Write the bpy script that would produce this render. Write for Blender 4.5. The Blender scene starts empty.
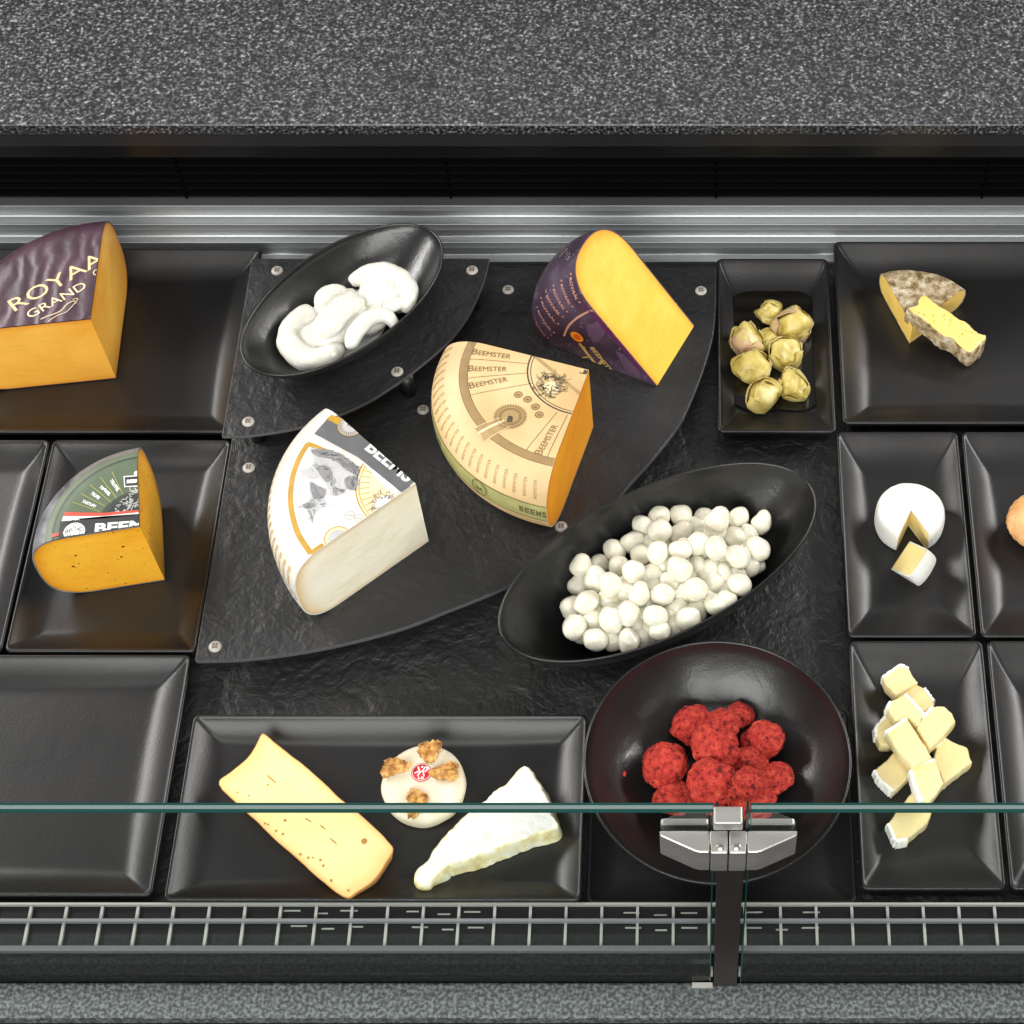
import bpy, bmesh, math, random
from mathutils import Vector, Matrix, noise
random.seed(7)
sc = bpy.context.scene
# ------------------------------------------------------------------ camera
F, PX, PY, TH, DD = 1844., 695., 512., math.radians(57.2), 2.2
H = DD*math.sin(TH)
CAM = Vector((0, 0, H))
cd = bpy.data.cameras.new('camera'); cam = bpy.data.objects.new('camera', cd)
sc.collection.objects.link(cam); sc.camera = cam
cam.location = CAM; cam.rotation_euler = (math.pi/2-TH, 0, 0)
cd.sensor_width = 36; cd.lens = F/1024*36; cd.shift_x = (512-PX)/1024; cd.clip_end = 50
# ------------------------------------------------------------------ world and lamps
w = bpy.data.worlds.new('World'); sc.world = w; w.use_nodes = True
bg = w.node_tree.nodes['Background']; bg.inputs[1].default_value = .28
_t = w.node_tree; _g = _t.nodes.new('ShaderNodeNewGeometry'); _s = _t.nodes.new('ShaderNodeSeparateXYZ'); _r = _t.nodes.new('ShaderNodeValToRGB')
_m = _t.nodes.new('ShaderNodeMapRange'); _m.inputs[1].default_value = 1; _m.inputs[2].default_value = -1
_t.links.new(_g.outputs['Incoming'], _s.inputs[0]); _t.links.new(_s.outputs[2], _m.inputs[0]); _t.links.new(_m.outputs[0], _r.inputs[0]); _t.links.new(_r.outputs[0], bg.inputs[0])
for _p, _c in ((0, .03), (.5, .10), (.62, .30), (.8, .62), (1, .95)):
    _e = _r.color_ramp.elements.new(_p); _e.color = (_c, _c*.99, _c*.97, 1)
_r.color_ramp.elements.remove(_r.color_ramp.elements[0]); _r.color_ramp.elements.remove(_r.color_ramp.elements[-1])
def lamp(name, loc, target, size, power, col=(1, .975, .945)):
    l = bpy.data.lights.new(name, 'AREA'); l.shape = 'RECTANGLE'; l.size, l.size_y = size
    l.energy = power; l.color = col
    o = bpy.data.objects.new(name, l); sc.collection.objects.link(o); o.location = loc
    o.rotation_euler = (Vector(target)-Vector(loc)).to_track_quat('-Z', 'Y').to_euler()
lamp('ceiling_lamp_front', (-.3, .25, 2.9), (-.2, 1.15, 0), (2.2, .4), 21)
lamp('front_fill', (-.5, -1.5, 1.8), (-.2, 1.2, 0), (3.4, 1.5), 118, (1, .985, .965))  # added fill from an unseen source, brightens the front cut faces
lamp('ceiling_lamp_left', (-2.2, 2.0, 1.35), (-.1, .9, 0), (1.7, .4), 52)
lamp('ceiling_lamp_right', (1.95, 2.0, 1.35), (-.1, .9, 0), (1.7, .4), 50)
lamp('ceiling_lamp_back', (-.2, 3.4, 2.0), (-.2, 1.3, 0), (2.6, .3), 5)
sc.view_settings.view_transform = 'Standard'; sc.view_settings.look = 'None'
sc.view_settings.exposure = 0.16; sc.view_settings.gamma = 1
sc.view_settings.use_curve_mapping = False
sc.cycles.max_bounces = 8; sc.cycles.transparent_max_bounces = 12

# ------------------------------------------------------------------ projection helpers (photo pixel -> point on a real surface)
cT, sT = math.cos(TH), math.sin(TH)
def P(u, v, z=0.):
    a, b = (u-PX)/F, (PY-v)/F
    r = Vector((a, cT+sT*b, -sT+cT*b))
    return CAM + r*((z-H)/r.z)
def Q(p):
    d = Vector(p)-CAM
    zc = d.y*cT-d.z*sT
    return PX+F*d.x/zc, PY-F*(d.y*sT+d.z*cT)/zc
def z_at(y, v):
    lo, hi = -.1, 1.2
    for _ in range(40):
        m = (lo+hi)/2
        if Q((0, y, m))[1] > v: lo = m
        else: hi = m
    return lo
def y_at(z, v): return P(PX, v, z).y

# ------------------------------------------------------------------ materials
def lin(c):
    return tuple(((x/255)/12.92 if x/255 <= .04045 else ((x/255+.055)/1.055)**2.4) for x in c)+(1,)
MATS = {}
def mat(name, col, rough=.5, cols=None, nscale=30, ndetail=4, ramp=None, bump=None, spec=.5, metal=0, sss=0, coat=0, stretch=None, spots=None, bump2=None, ndist=0, edge=None):
    """col / cols: sRGB 0-255. cols: noise colour ramp. spots: (scale, size, colour)"""
    if name in MATS: return MATS[name]
    m = bpy.data.materials.new(name); m.use_nodes = True; MATS[name] = m
    nt = m.node_tree; N = nt.nodes; L = nt.links
    b = N['Principled BSDF']
    b.inputs['Base Color'].default_value = lin(col); b.inputs['Roughness'].default_value = rough
    b.inputs['Metallic'].default_value = metal; b.inputs['Specular IOR Level'].default_value = spec
    if sss:
        b.inputs['Subsurface Weight'].default_value = sss; b.inputs['Subsurface Radius'].default_value = (1, .7, .4); b.inputs['Subsurface Scale'].default_value = .006
    if coat: b.inputs['Coat Weight'].default_value = coat; b.inputs['Coat Roughness'].default_value = .12
    tc = N.new('ShaderNodeTexCoord'); mp = N.new('ShaderNodeMapping'); L.new(tc.outputs['Object'], mp.inputs[0])
    if stretch: mp.inputs['Scale'].default_value = stretch
    cur = None
    if cols:
        nz = N.new('ShaderNodeTexNoise'); nz.inputs['Scale'].default_value = nscale; nz.inputs['Detail'].default_value = ndetail
        nz.inputs['Distortion'].default_value = ndist
        L.new(mp.outputs[0], nz.inputs['Vector'])
        cr = N.new('ShaderNodeValToRGB'); L.new(nz.outputs['Fac'], cr.inputs[0])
        pos = ramp or [.3+.4*i/(len(cols)-1) for i in range(len(cols))]
        e = cr.color_ramp.elements
        while len(e) < len(cols): e.new(.5)
        for i, (p, c) in enumerate(zip(pos, cols)): e[i].position = p; e[i].color = lin(c)
        cur = cr.outputs[0]
    if spots:
        for (s, size, c) in spots:
            vo = N.new('ShaderNodeTexVoronoi'); vo.inputs['Scale'].default_value = s; L.new(mp.outputs[0], vo.inputs['Vector'])
            nz2 = N.new('ShaderNodeTexNoise'); nz2.inputs['Scale'].default_value = s*.35; L.new(mp.outputs[0], nz2.inputs['Vector'])
            mr = N.new('ShaderNodeMapRange'); mr.inputs[1].default_value = .5; mr.inputs[2].default_value = .68; mr.inputs[3].default_value = 0; mr.inputs[4].default_value = size
            L.new(nz2.outputs['Fac'], mr.inputs[0])
            lt = N.new('ShaderNodeMath'); lt.operation = 'LESS_THAN'; L.new(vo.outputs['Distance'], lt.inputs[0]); L.new(mr.outputs[0], lt.inputs[1])
            mx = N.new('ShaderNodeMix'); mx.data_type = 'RGBA'; L.new(lt.outputs[0], mx.inputs[0])
            if cur is None: mx.inputs[6].default_value = lin(col)
            else: L.new(cur, mx.inputs[6])
            mx.inputs[7].default_value = lin(c); cur = mx.outputs[2]
    if edge:
        at = N.new('ShaderNodeAttribute'); at.attribute_name = 'edge'
        mx = N.new('ShaderNodeMix'); mx.data_type = 'RGBA'; L.new(at.outputs['Fac'], mx.inputs[0])
        if cur is None: mx.inputs[6].default_value = lin(col)
        else: L.new(cur, mx.inputs[6])
        mx.inputs[7].default_value = lin(edge); cur = mx.outputs[2]
    if cur is not None: L.new(cur, b.inputs['Base Color'])
    last = None
    for bb in (bump, bump2):
        if not bb: continue
        sc_, st, dist = bb[:3]
        kind = bb[3] if len(bb) > 3 else 'noise'
        if kind == 'noise':
            t = N.new('ShaderNodeTexNoise'); t.inputs['Detail'].default_value = 6; out = t.outputs['Fac']; t.inputs['Distortion'].default_value = bb[4] if len(bb) > 4 else 0
        elif kind == 'voronoi':
            t = N.new('ShaderNodeTexVoronoi'); out = t.outputs['Distance']
        elif kind == 'wave':
            t = N.new('ShaderNodeTexWave'); out = t.outputs['Fac']; t.inputs['Distortion'].default_value = 6; t.inputs['Detail'].default_value = 3
        src = mp.outputs[0]
        if len(bb) > 5:
            mp2 = N.new('ShaderNodeMapping'); mp2.inputs['Scale'].default_value = bb[5]; L.new(tc.outputs['Object'], mp2.inputs[0]); src = mp2.outputs[0]
        t.inputs['Scale'].default_value = sc_; L.new(src, t.inputs['Vector'])
        bp = N.new('ShaderNodeBump'); bp.inputs['Strength'].default_value = st; bp.inputs['Distance'].default_value = dist
        L.new(out, bp.inputs['Height'])
        if last is not None: L.new(last.outputs[0], bp.inputs['Normal'])
        last = bp
    if last is not None: L.new(last.outputs[0], b.inputs['Normal'])
    return m

M_plate = mat('black_melamine', (24, 24, 25), .36, cols=[(18, 18, 19), (27, 26, 26)], nscale=9, bump=(330, .3, .0004), bump2=(14, .2, .003), spec=.5)
M_bowl = mat('black_bowl_melamine', (26, 27, 28), .28, cols=[(20, 21, 22), (30, 31, 31)], nscale=14, bump=(26, .25, .002, 'noise', 1.5), bump2=(300, .3, .0004), spec=.6)
M_slate = mat('black_slate', (28, 28, 29), .46, cols=[(24, 24, 25), (36, 36, 37)], nscale=12, bump=(26, .65, .0055, 'noise', .8), bump2=(100, .6, .0027, 'noise', .4), spec=.5)
M_slatefl = mat('black_slate_floor', (28, 28, 29), .44, cols=[(24, 24, 25), (38, 38, 38)], nscale=10, bump=(30, .75, .0062, 'noise', .9), bump2=(110, .65, .0028, 'noise', .4), spec=.55)
M_edge = mat('board_edge', (84, 84, 86), .3, spec=.6)
M_steel = mat('brushed_steel', (200, 198, 194), .3, metal=1, bump=(300, .05, .0004), stretch=(.1, 1, 1))
M_alu = mat('anodised_aluminium', (168, 171, 172), .42, metal=.9, )
M_black = mat('black_plastic', (20, 20, 21), .4)
M_blackm = mat('black_lacquered_metal', (32, 32, 33), .38, spec=.5)
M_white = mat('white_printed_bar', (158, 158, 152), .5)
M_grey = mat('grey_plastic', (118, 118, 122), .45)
M_dark = mat('dark_void', (6, 6, 6), .8, spec=.2)
M_post = mat('bronze_black_post', (44, 39, 36), .4, metal=.3, bump=(60, .1, .001), stretch=(1, 1, .05))
M_granite = mat('speckled_granite', (110, 110, 110), .3, cols=[(9, 9, 11), (29, 30, 32), (56, 57, 60), (88, 89, 92), (160, 162, 165)], nscale=250, ndetail=6, ramp=[.35, .45, .53, .61, .72], stretch=(1, 1, 1))
M_stone = mat('front_stone', (100, 100, 100), .5, cols=[(44, 48, 48), (70, 75, 75), (100, 107, 107)], nscale=260, ndetail=4, ramp=[.4, .5, .62])

# ------------------------------------------------------------------ object helpers
COL = sc.collection
def tag(o, label=None, cat=None, group=None, kind=None):
    if label: o['label'] = label
    if cat: o['category'] = cat
    if group: o['group'] = group
    if kind: o['kind'] = kind
    return o
def thing(name, label, cat, loc=(0, 0, 0), group=None, M=None):
    o = bpy.data.objects.new(name, None); COL.objects.link(o); o.empty_display_size = .02
    if M is not None: o.matrix_world = M; o['_'] = 0; del o['_']
    else: o.location = loc
    return tag(o, label, cat, group)
def mesh(name, verts, faces, m, parent=None, smooth=True, local=False, mats=None, fm=None, autosmooth=None, label=None):
    """verts in world space unless local"""
    me = bpy.data.meshes.new(name)
    vs = [Vector(v) for v in verts]
    o = bpy.data.objects.new(name, me); COL.objects.link(o)
    if parent is not None:
        o.parent = parent
        if not local:
            acc = Matrix.Identity(4); p = parent; chain = []
            while p is not None: chain.append(p); p = p.parent
            for p in reversed(chain): acc = acc @ p.matrix_basis
            inv = acc.inverted(); vs = [inv @ v for v in vs]
    me.from_pydata([tuple(v) for v in vs], [], [tuple(f) for f in faces])
    for mm in (mats or [m]): me.materials.append(mm)
    if fm:
        for p, i in zip(me.polygons, fm): p.material_index = i
    if smooth:
        me.polygons.foreach_set('use_smooth', [True]*len(me.polygons))
        if autosmooth: 
            try: me.set_sharp_from_angle(angle=math.radians(autosmooth))
            except Exception: pass
    me.update()
    if label: o['label'] = label
    return o
def setbase(o, loc):
    """give a top-level mesh (verts in world space) an origin at loc"""
    loc = Vector(loc); o.data.transform(Matrix.Translation(-loc)); o.location = loc; return o
def bevel(o, wd, seg=2, ang=35):
    md = o.modifiers.new('bevel', 'BEVEL'); md.width = wd; md.segments = seg; md.limit_method = 'ANGLE'; md.angle_limit = math.radians(ang); return o
def boxv(x0, x1, y0, y1, z0, z1):
    v = [(x, y, z) for x in (x0, x1) for y in (y0, y1) for z in (z0, z1)]
    f = [(0, 1, 3, 2), (4, 6, 7, 5), (0, 4, 5, 1), (2, 3, 7, 6), (0, 2, 6, 4), (1, 5, 7, 3)]
    return v, f
def box(name, x0, x1, y0, y1, z0, z1, m, parent=None, bev=0, label=None):
    v, f = boxv(x0, x1, y0, y1, z0, z1)
    o = mesh(name, v, f, m, parent, smooth=False, label=label)
    if bev: bevel(o, bev)
    return o
def ngon_prism(name, pts, z0, z1, m, parent=None, bev=0, smooth=False, mats=None):
    n = len(pts)
    v = [(p[0], p[1], z0) for p in pts]+[(p[0], p[1], z1) for p in pts]
    a = sum(pts[i][0]*pts[(i+1) % n][1]-pts[(i+1) % n][0]*pts[i][1] for i in range(n))
    f = [tuple(range(n-1, -1, -1)), tuple(range(n, 2*n))]+[(i, (i+1) % n, (i+1) % n+n, i+n) for i in range(n)]
    if a < 0: f = [tuple(reversed(q)) for q in f]
    o = mesh(name, v, f, m, parent, smooth=smooth, mats=mats, fm=[0, 0]+[len(mats)-1]*n if mats else None)
    if bev: bevel(o, bev, 3, 50)
    return o
def loft(rings, close_bottom=True, close_top=False):
    n = len(rings[0]); v = [p for r in rings for p in r]; f = []
    for k in range(len(rings)-1):
        for i in range(n):
            j = (i+1) % n; f.append((k*n+i, k*n+j, (k+1)*n+j, (k+1)*n+i))
    if close_bottom: f.append(tuple(range((len(rings)-1)*n, len(rings)*n)))
    if close_top: f.append(tuple(range(n-1, -1, -1)))
    return v, f
def catmull(pts, k=8, closed=False):
    out = []; n = len(pts)
    rng_ = range(n) if closed else range(n-1)
    for i in rng_:
        if closed: p0, p1, p2, p3 = pts[i-1], pts[i], pts[(i+1) % n], pts[(i+2) % n]
        else: p0, p1, p2, p3 = pts[max(i-1, 0)], pts[i], pts[i+1], pts[min(i+2, n-1)]
        for j in range(k):
            t = j/k
            out.append(tuple(.5*((2*b)+(-a+c)*t+(2*a-5*b+4*c-d)*t*t+(-a+3*b-3*c+d)*t**3) for a, b, c, d in zip(p0, p1, p2, p3)))
    if not closed: out.append(tuple(pts[-1]))
    return out
def nz(p, s, seed=0): return noise.noise(Vector((p[0]*s+seed*7.3, p[1]*s+seed*3.1, p[2]*s+seed)))

def tube(path, radii, seg=14, caps=True, squash=1.):
    """rounded tube along a list of 3D points"""
    pts = [Vector(p) for p in path]; rings = []
    n = len(pts)
    for i, p in enumerate(pts):
        t = (pts[min(i+1, n-1)]-pts[max(i-1, 0)]).normalized()
        a = t.cross(Vector((0, 0, 1)))
        if a.length < .1: a = t.cross(Vector((1, 0, 0)))
        a.normalize(); b = a.cross(t)
        rings.append([p+(a*math.cos(q)+b*math.sin(q)*squash)*radii[i] for q in [2*math.pi*k/seg for k in range(seg)]])
    return loft(rings, True, True)

def join_parts(list_vf):
    V, Fc = [], []
    for v, f in list_vf:
        o = len(V); V += list(v); Fc += [tuple(i+o for i in q) for q in f]
    return V, Fc
def icos(sub=3):
    bm = bmesh.new(); bmesh.ops.create_icosphere(bm, subdivisions=sub, radius=1)
    v = [x.co.copy() for x in bm.verts]; f = [tuple(q.index for q in x.verts) for x in bm.faces]; bm.free(); return v, f

# ================================================================== SETTING
XL, XR = -1.75, 1.35
yF, yB = .6925, 1.576
tag(setbase(box('display_floor', XL, XR, yF, yB, -.03, 0, M_slatefl), (0, 1.1, 0)), kind='structure')
# --- stepped aluminium rail behind the deck
yz = [(yB+.0006, -.03), (yB+.0006, z_at(yB, 262))]
y, z = yB+.004, z_at(yB, 262)
yz.append((y, z)); z = z_at(y, 260.5); yz.append((y, z))
for (a, b) in ((254, 242), (236, 224), (216, 205.5)):
    y = y_at(z, a); yz.append((y-.0012, z-.0004)); yz.append((y, z+.001))
    z2 = z_at(y, b); yz.append((y+.0016, (z*.6+z2*.4))); yz.append((y+.0006, z2-.0025)); z = z2; yz.append((y-.0012, z-.0008)); yz.append((y-.0004, z))
yv = y+.012
yz.append((yv+.02, z)); yz.append((yv+.02, -.03))
n = len(yz)
v = [(XL, a, b) for a, b in yz]+[(XR, a, b) for a, b in yz]
f = [(i, i+1, n+i+1, n+i) for i in range(n-1)]
f += [tuple(range(n-1, -1, -1)), tuple(range(n, 2*n))]
o = mesh('rear_rail', v, f, M_alu, smooth=False); setbase(o, (0, yB, 0))
tag(o, 'stepped silver aluminium rail running along the back of the display', 'rail'); bevel(o, .0007, 2, 40)
zr = z
# --- louvred vent
vt = thing('air_vent', 'wide black louvred air vent under the granite shelf', 'vent', (0, yv, zr))
ztop = z_at(yv, 154)
box('backing', XL, XR, yv+.021, yv+.03, zr-.02, ztop+.02, M_dark, vt)
M_louv = mat('louvre_black', (2, 2, 2), .75, spec=.06)
for vv in (159, 166.5, 174.2, 181.6, 189, 196.6, 203):
    zz_ = z_at(yv, vv)
    vs = [(x, yv+dy, zz_+dz) for x in (XL, XR) for dy, dz in ((0, 0), (.0012, .0012), (.019, .0085), (.018, .007), (.0008, -.0012))]
    o = mesh('slat', vs, [(0, 1, 6, 5), (1, 2, 7, 6), (2, 3, 8, 7), (3, 4, 9, 8), (4, 0, 5, 9), (4, 3, 2, 1, 0), (5, 6, 7, 8, 9)], M_louv, vt, smooth=False)
for u in (-78, 181, 448, 716, 985):
    x = P(u, 180, z_at(yv, 180)).x
    for vv in (159, 166.5, 174.2, 181.6, 189, 196.6):
        zz_ = z_at(yv, vv)
        box('clip', x-.0012, x+.0012, yv-.002, yv+.004, zz_-.002, zz_+.004, M_louv, vt)
# --- dark fascia above the vent
fz0, fz1, fz2 = ztop, z_at(yv-.006, 143), z_at(yv-.012, 133)
fr = thing('vent_fascia', 'dark grey metal fascia strip between air vent and granite shelf', 'fascia', (0, yv, ztop))
bevel(box('lower_strip', XL, XR, yv-.006, yv+.02, fz0, fz1-.0015, mat('fascia_black', (15, 15, 16), .3), fr), .0015)
bevel(box('upper_strip', XL, XR, yv-.012, yv+.02, fz1, fz2-.001, M_blackm, fr), .001)
# --- granite worktop
gz = fz2; gy = yv-.016; gt = z_at(gy, 124.5)
o = box('granite_worktop', XL, XR, gy, gy+1.2, gz, gt, M_granite); bevel(o, .0035, 4); setbase(o, (0, gy, gz)); tag(o, kind='structure')
# --- front duct, label grid, sill
yG = P(725, 984, 0).y
ZG = .034
def fz(v): return P(PX, v, -.012+ZG).y
duct = box('front_duct', XL, XR, yG+.012, yF-.0005, -.05, .0175, M_black); setbase(duct, (0, .66, -.03)); tag(duct, kind='structure')
gr = thing('front_grille', 'black front air grille with white bars along the lower edge', 'grille', (0, .67, .018))
y0, y1 = fz(947), fz(904.5)
box('base_plate', XL, XR, y0-.004, y1+.003, 0.0182, 0.0195, mat('grille_black', (12, 12, 13), .35), gr)
box('rail', XL, XR, y1-.0014, y1+.0008, 0.0196, 0.0255, M_white, gr)
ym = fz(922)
box('rail', XL, XR, ym-.0016, ym+.0016, 0.0215, 0.0278, M_grey, gr)  # grey strip built in place of a reflection line on the glass
box('rail', XL, XR, y0-.0058, y0-.0002, 0.0196, .027, mat('grey_band', (92, 92, 94), .4), gr)
for k in range(-16, 32):
    x = P(243+35.85*k, 925, .022).x
    if x > XR or x < XL: continue
    box('bar', x-.0014, x+.0014, y0+.0002, y1-.0016, 0.0196, 0.0235, M_white, gr)
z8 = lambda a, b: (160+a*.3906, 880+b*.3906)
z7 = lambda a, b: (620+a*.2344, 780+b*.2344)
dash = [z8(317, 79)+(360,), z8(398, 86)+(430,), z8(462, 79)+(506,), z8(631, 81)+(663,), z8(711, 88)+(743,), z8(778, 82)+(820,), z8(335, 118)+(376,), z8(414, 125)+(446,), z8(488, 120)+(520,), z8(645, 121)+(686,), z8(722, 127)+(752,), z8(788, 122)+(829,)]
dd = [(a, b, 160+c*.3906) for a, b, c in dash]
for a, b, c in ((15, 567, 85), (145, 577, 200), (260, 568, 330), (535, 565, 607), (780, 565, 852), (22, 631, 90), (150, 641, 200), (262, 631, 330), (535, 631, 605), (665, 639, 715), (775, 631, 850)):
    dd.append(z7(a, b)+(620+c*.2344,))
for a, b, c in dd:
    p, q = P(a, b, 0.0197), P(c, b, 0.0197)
    box('reflection_dash', p.x, q.x, p.y-.0008, p.y+.0008, 0.0195, 0.0202, M_white, gr)  # thin pale strips standing in for small reflections
# front lip and stone sill
ylip = y_at(.02, 952); ysl = y_at(0.004, 982)
o = box('front_lip', XL, XR, ysl+.001, y0-.0062, -.04, .0205, mat('lip_black', (5, 5, 5), .6, spec=.1)); bevel(o, .003); setbase(o, (0, ysl, -.02)); tag(o, kind='structure')
yst = y_at(0.004, 1018)
o = box('stone_sill', XL, XR, yst, ysl, -.06, .004, M_stone); bevel(o, .003, 3); setbase(o, (0, ysl, 0)); tag(o, kind='structure')
o = box('front_trim', XL, XR, yst-.02, yst-.0008, -.06, -.012, M_black); setbase(o, (0, yst, 0)); tag(o, kind='structure')

# ================================================================== PLATES AND BOWLS
def rrect(x0, x1, y0, y1, r, seg=5):
    pts = []
    for cx, cy, a in ((x1-r, y1-r, 0), (x0+r, y1-r, 90), (x0+r, y0+r, 180), (x1-r, y0+r, 270)):
        for k in range(seg+1):
            t = math.radians(a+90*k/seg); pts.append((cx+r*math.cos(t), cy+r*math.sin(t)))
    return pts
def dens(pts, m=6):
    out = []; n = len(pts)
    for i in range(n):
        a, b = pts[i], pts[(i+1) % n]
        k = m if math.hypot(a[0]-b[0], a[1]-b[1]) > .02 else 1
        for j in range(k): out.append((a[0]+(b[0]-a[0])*j/k, a[1]+(b[1]-a[1])*j/k))
    return out
def plate(name, label, x0, x1, y0, y1, zr=.03, wx=.032, wy=.036, zf=.012, group='black rectangular display plates', name2='rim', bow=.004, z0=0.0002, rad=.007):
    rings = []
    def ring(dx, dy, z, r, b=0):
        R_ = rrect(x0+dx, x1-dx, y0+dy, y1-dy, r)
        pts = dens(R_, 8); cx, cy = (x0+x1)/2, (y0+y1)/2; hx, hy = (x1-x0)/2-dx, (y1-y0)/2-dy
        out = []
        for px_, py_ in pts:
            fx, fy = (px_-cx)/hx, (py_-cy)/hy
            px_ += -math.copysign(b*(1-fy*fy), fx)*(abs(fx) > .6); py_ += -math.copysign(b*(1-fx*fx), fy)*(abs(fy) > .6)
            out.append((px_, py_, z))
        rings.append(out)
    th = .0042
    # outside from foot up to the lip
    ring(wx, wy, z0, .006); ring(wx-.004, wy-.004, z0+.001, .006)
    for t in (.7, .45, .2): ring(wx*t, wy*t, (zf-th)+(zr-zf)*(1-t)**1.9, rad)
    ring(.0006, .0006, zr-.006, rad); ring(0, 0, zr-.002, rad); ring(.0009, .0009, zr-.0004, rad); ring(.0022, .0022, zr, rad); ring(.0038, .0038, zr-.0006, rad*.8)
    for t in (.16, .28, .42, .56, .7, .82, .92, 1):
        tt = (t-.1)/.9
        ring(wx*t, wy*t, zf+(zr-.0006-zf)*(1-tt)**1.75, .0062-.003*t, bow*math.sin(tt*math.pi*.5))
    ring(wx+.006, wy+.006, zf-.0001, .004, bow*.9); ring(wx+.02, wy+.02, zf-.0001, .004, bow*.5)
    v, f = loft(rings, True, False); f.append(tuple(range(len(rings[0])-1, -1, -1)))
    o = mesh(name, v, f, M_plate, autosmooth=60); setbase(o, ((x0+x1)/2, (y0+y1)/2, z0))
    return tag(o, label, 'plate', group)
xa, xb = -.7735, -.5585
plate('serving_plate', 'wide black plate under the maroon labelled cheese, upper left', -.99, -.5595, 1.2870, 1.5785, wx=.036, wy=.04)
plate('serving_plate', 'black plate under the green labelled cheese', xa, -.558, .9865, 1.2765)
plate('serving_plate', 'empty black plate at the left edge beside the green labelled cheese plate', -.992, xa-.003, .9865, 1.2765)
plate('serving_plate', 'large empty black plate in the lower left corner', -.94, -.5625, .700, .9835, wx=.04)
plate('serving_plate', 'narrow deep black plate holding oily artichoke hearts', .0275, .1708, 1.2858, 1.560, zr=.032, wx=.026, wy=.05)
plate('serving_plate', 'wide black plate under the two grey rind cheese pieces', .1788, .47, 1.2975, 1.587, zr=.034, wx=.04, wy=.045)
plate('serving_plate', 'black plate under the notched white camembert', .1708, .3172, 1.0052, 1.2885, wy=.052, wx=.034)
plate('serving_plate', 'black plate under the tan ball cheese at the right edge', .3216, .4680, 1.0052, 1.2885, wy=.052, wx=.034)
plate('serving_plate', 'deep black plate under the pile of brie pieces', .1722, .3228, .7063, 1.0005, zr=.031, wx=.036, wy=.06)
plate('serving_plate', 'empty black plate at the right edge beside the brie pieces', .3272, .478, .7063, 1.0005, zr=.031, wx=.036, wy=.06)
plate('serving_plate', 'long black plate under the walnut cheese, yellow slab and brie wedge', -.550, -.1172, .6945, .909, wx=.034, wy=.03)
plate('serving_plate', 'black plate half hidden beneath the round bowl of red balls', -.113, .168, .6945, .918, zr=.022, wx=.03, wy=.03, zf=.01)

def bowlfn(cx, cy, a, b, rot, z0, zr, sf, zf, p=1.9, sfb=None):
    c, s = math.cos(rot), math.sin(rot); sfb = sfb or sf
    def zin(x, y):
        u = (x-cx)*c+(y-cy)*s; v = -(x-cx)*s+(y-cy)*c
        rho = math.hypot(u/a, v/b)
        ang = math.atan2(v/b, u/a); sfl = sf*math.cos(ang)**2+sfb*math.sin(ang)**2
        if rho <= sfl: return zf
        return zf+(zr-zf)*min(1.3, ((rho-sfl)/(1-sfl)))**p
    return zin
def bowl(name, label, cx, cy, a, b, rot, z0, zr, sf, p=1.9, sfb=None, N=120, m=M_bowl, cat='bowl'):
    c, s = math.cos(rot), math.sin(rot); sfb = sfb or sf; zf = z0+.007
    def ring(k, kb, z, ins=0):
        out = []
        for i in range(N):
            t = 2*math.pi*i/N
            u, v = (a*k-ins)*math.cos(t), (b*kb-ins)*math.sin(t)
            out.append((cx+u*c-v*s, cy+u*s+v*c, z))
        return out
    L_ = lambda t: (sf+(1-sf)*t, sfb+(1-sfb)*t)
    R_ = []
    R_.append(ring(sf*.8, sfb*.8, z0)); R_.append(ring(sf*.97, sfb*.97, z0+.001))
    for t in (.15, .35, .55, .75, .9): R_.append(ring(*L_(t), zf+(zr-zf)*t**p-.005+.0, -.0025))
    R_.append(ring(1, 1, zr-.0035, 0)); R_.append(ring(1, 1, zr-.0008, 0)); R_.append(ring(1, 1, zr, .0009)); R_.append(ring(1, 1, zr-.0002, .0021)); R_.append(ring(1, 1, zr-.0015, .0028))
    for t in (.95, .88, .8, .7, .6, .5, .4, .3, .2, .12, .05, 0): R_.append(ring(*L_(t), zf+(zr-zf)*t**p))
    R_.append(ring(sf*.75, sfb*.75, zf)); R_.append(ring(sf*.4, sfb*.4, zf)); R_.append(ring(sf*.1, sfb*.1, zf))
    v, f = loft(R_, True, True)
    o = mesh(name, v, f, m, autosmooth=70); setbase(o, (cx, cy, z0)); tag(o, label, cat)
    return o, bowlfn(cx, cy, a, b, rot, z0, zr, sf, zf, p, sfb)
ZB, ZS = .045, .085
b1, zin1 = bowl('oval_bowl', 'oval black bowl with folded mozzarella on the upper slate board', -.42, 1.4093, .1438, .0786, .8095, ZS+.0004, ZS+.052, .42, 1.7, .5)
b2, zin2 = bowl('oval_bowl', 'large oval black bowl heaped with small white mozzarella balls', -.0388, 1.0722, .1984, .0952, .541, .0004, .09, .5, 1.7, .5)
b3, zin3 = bowl('round_bowl', 'round black bowl holding the red coated balls', .0235, .8331, .1412, .1402, 0, .0104, .08, .42, 2.0, .42)

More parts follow.
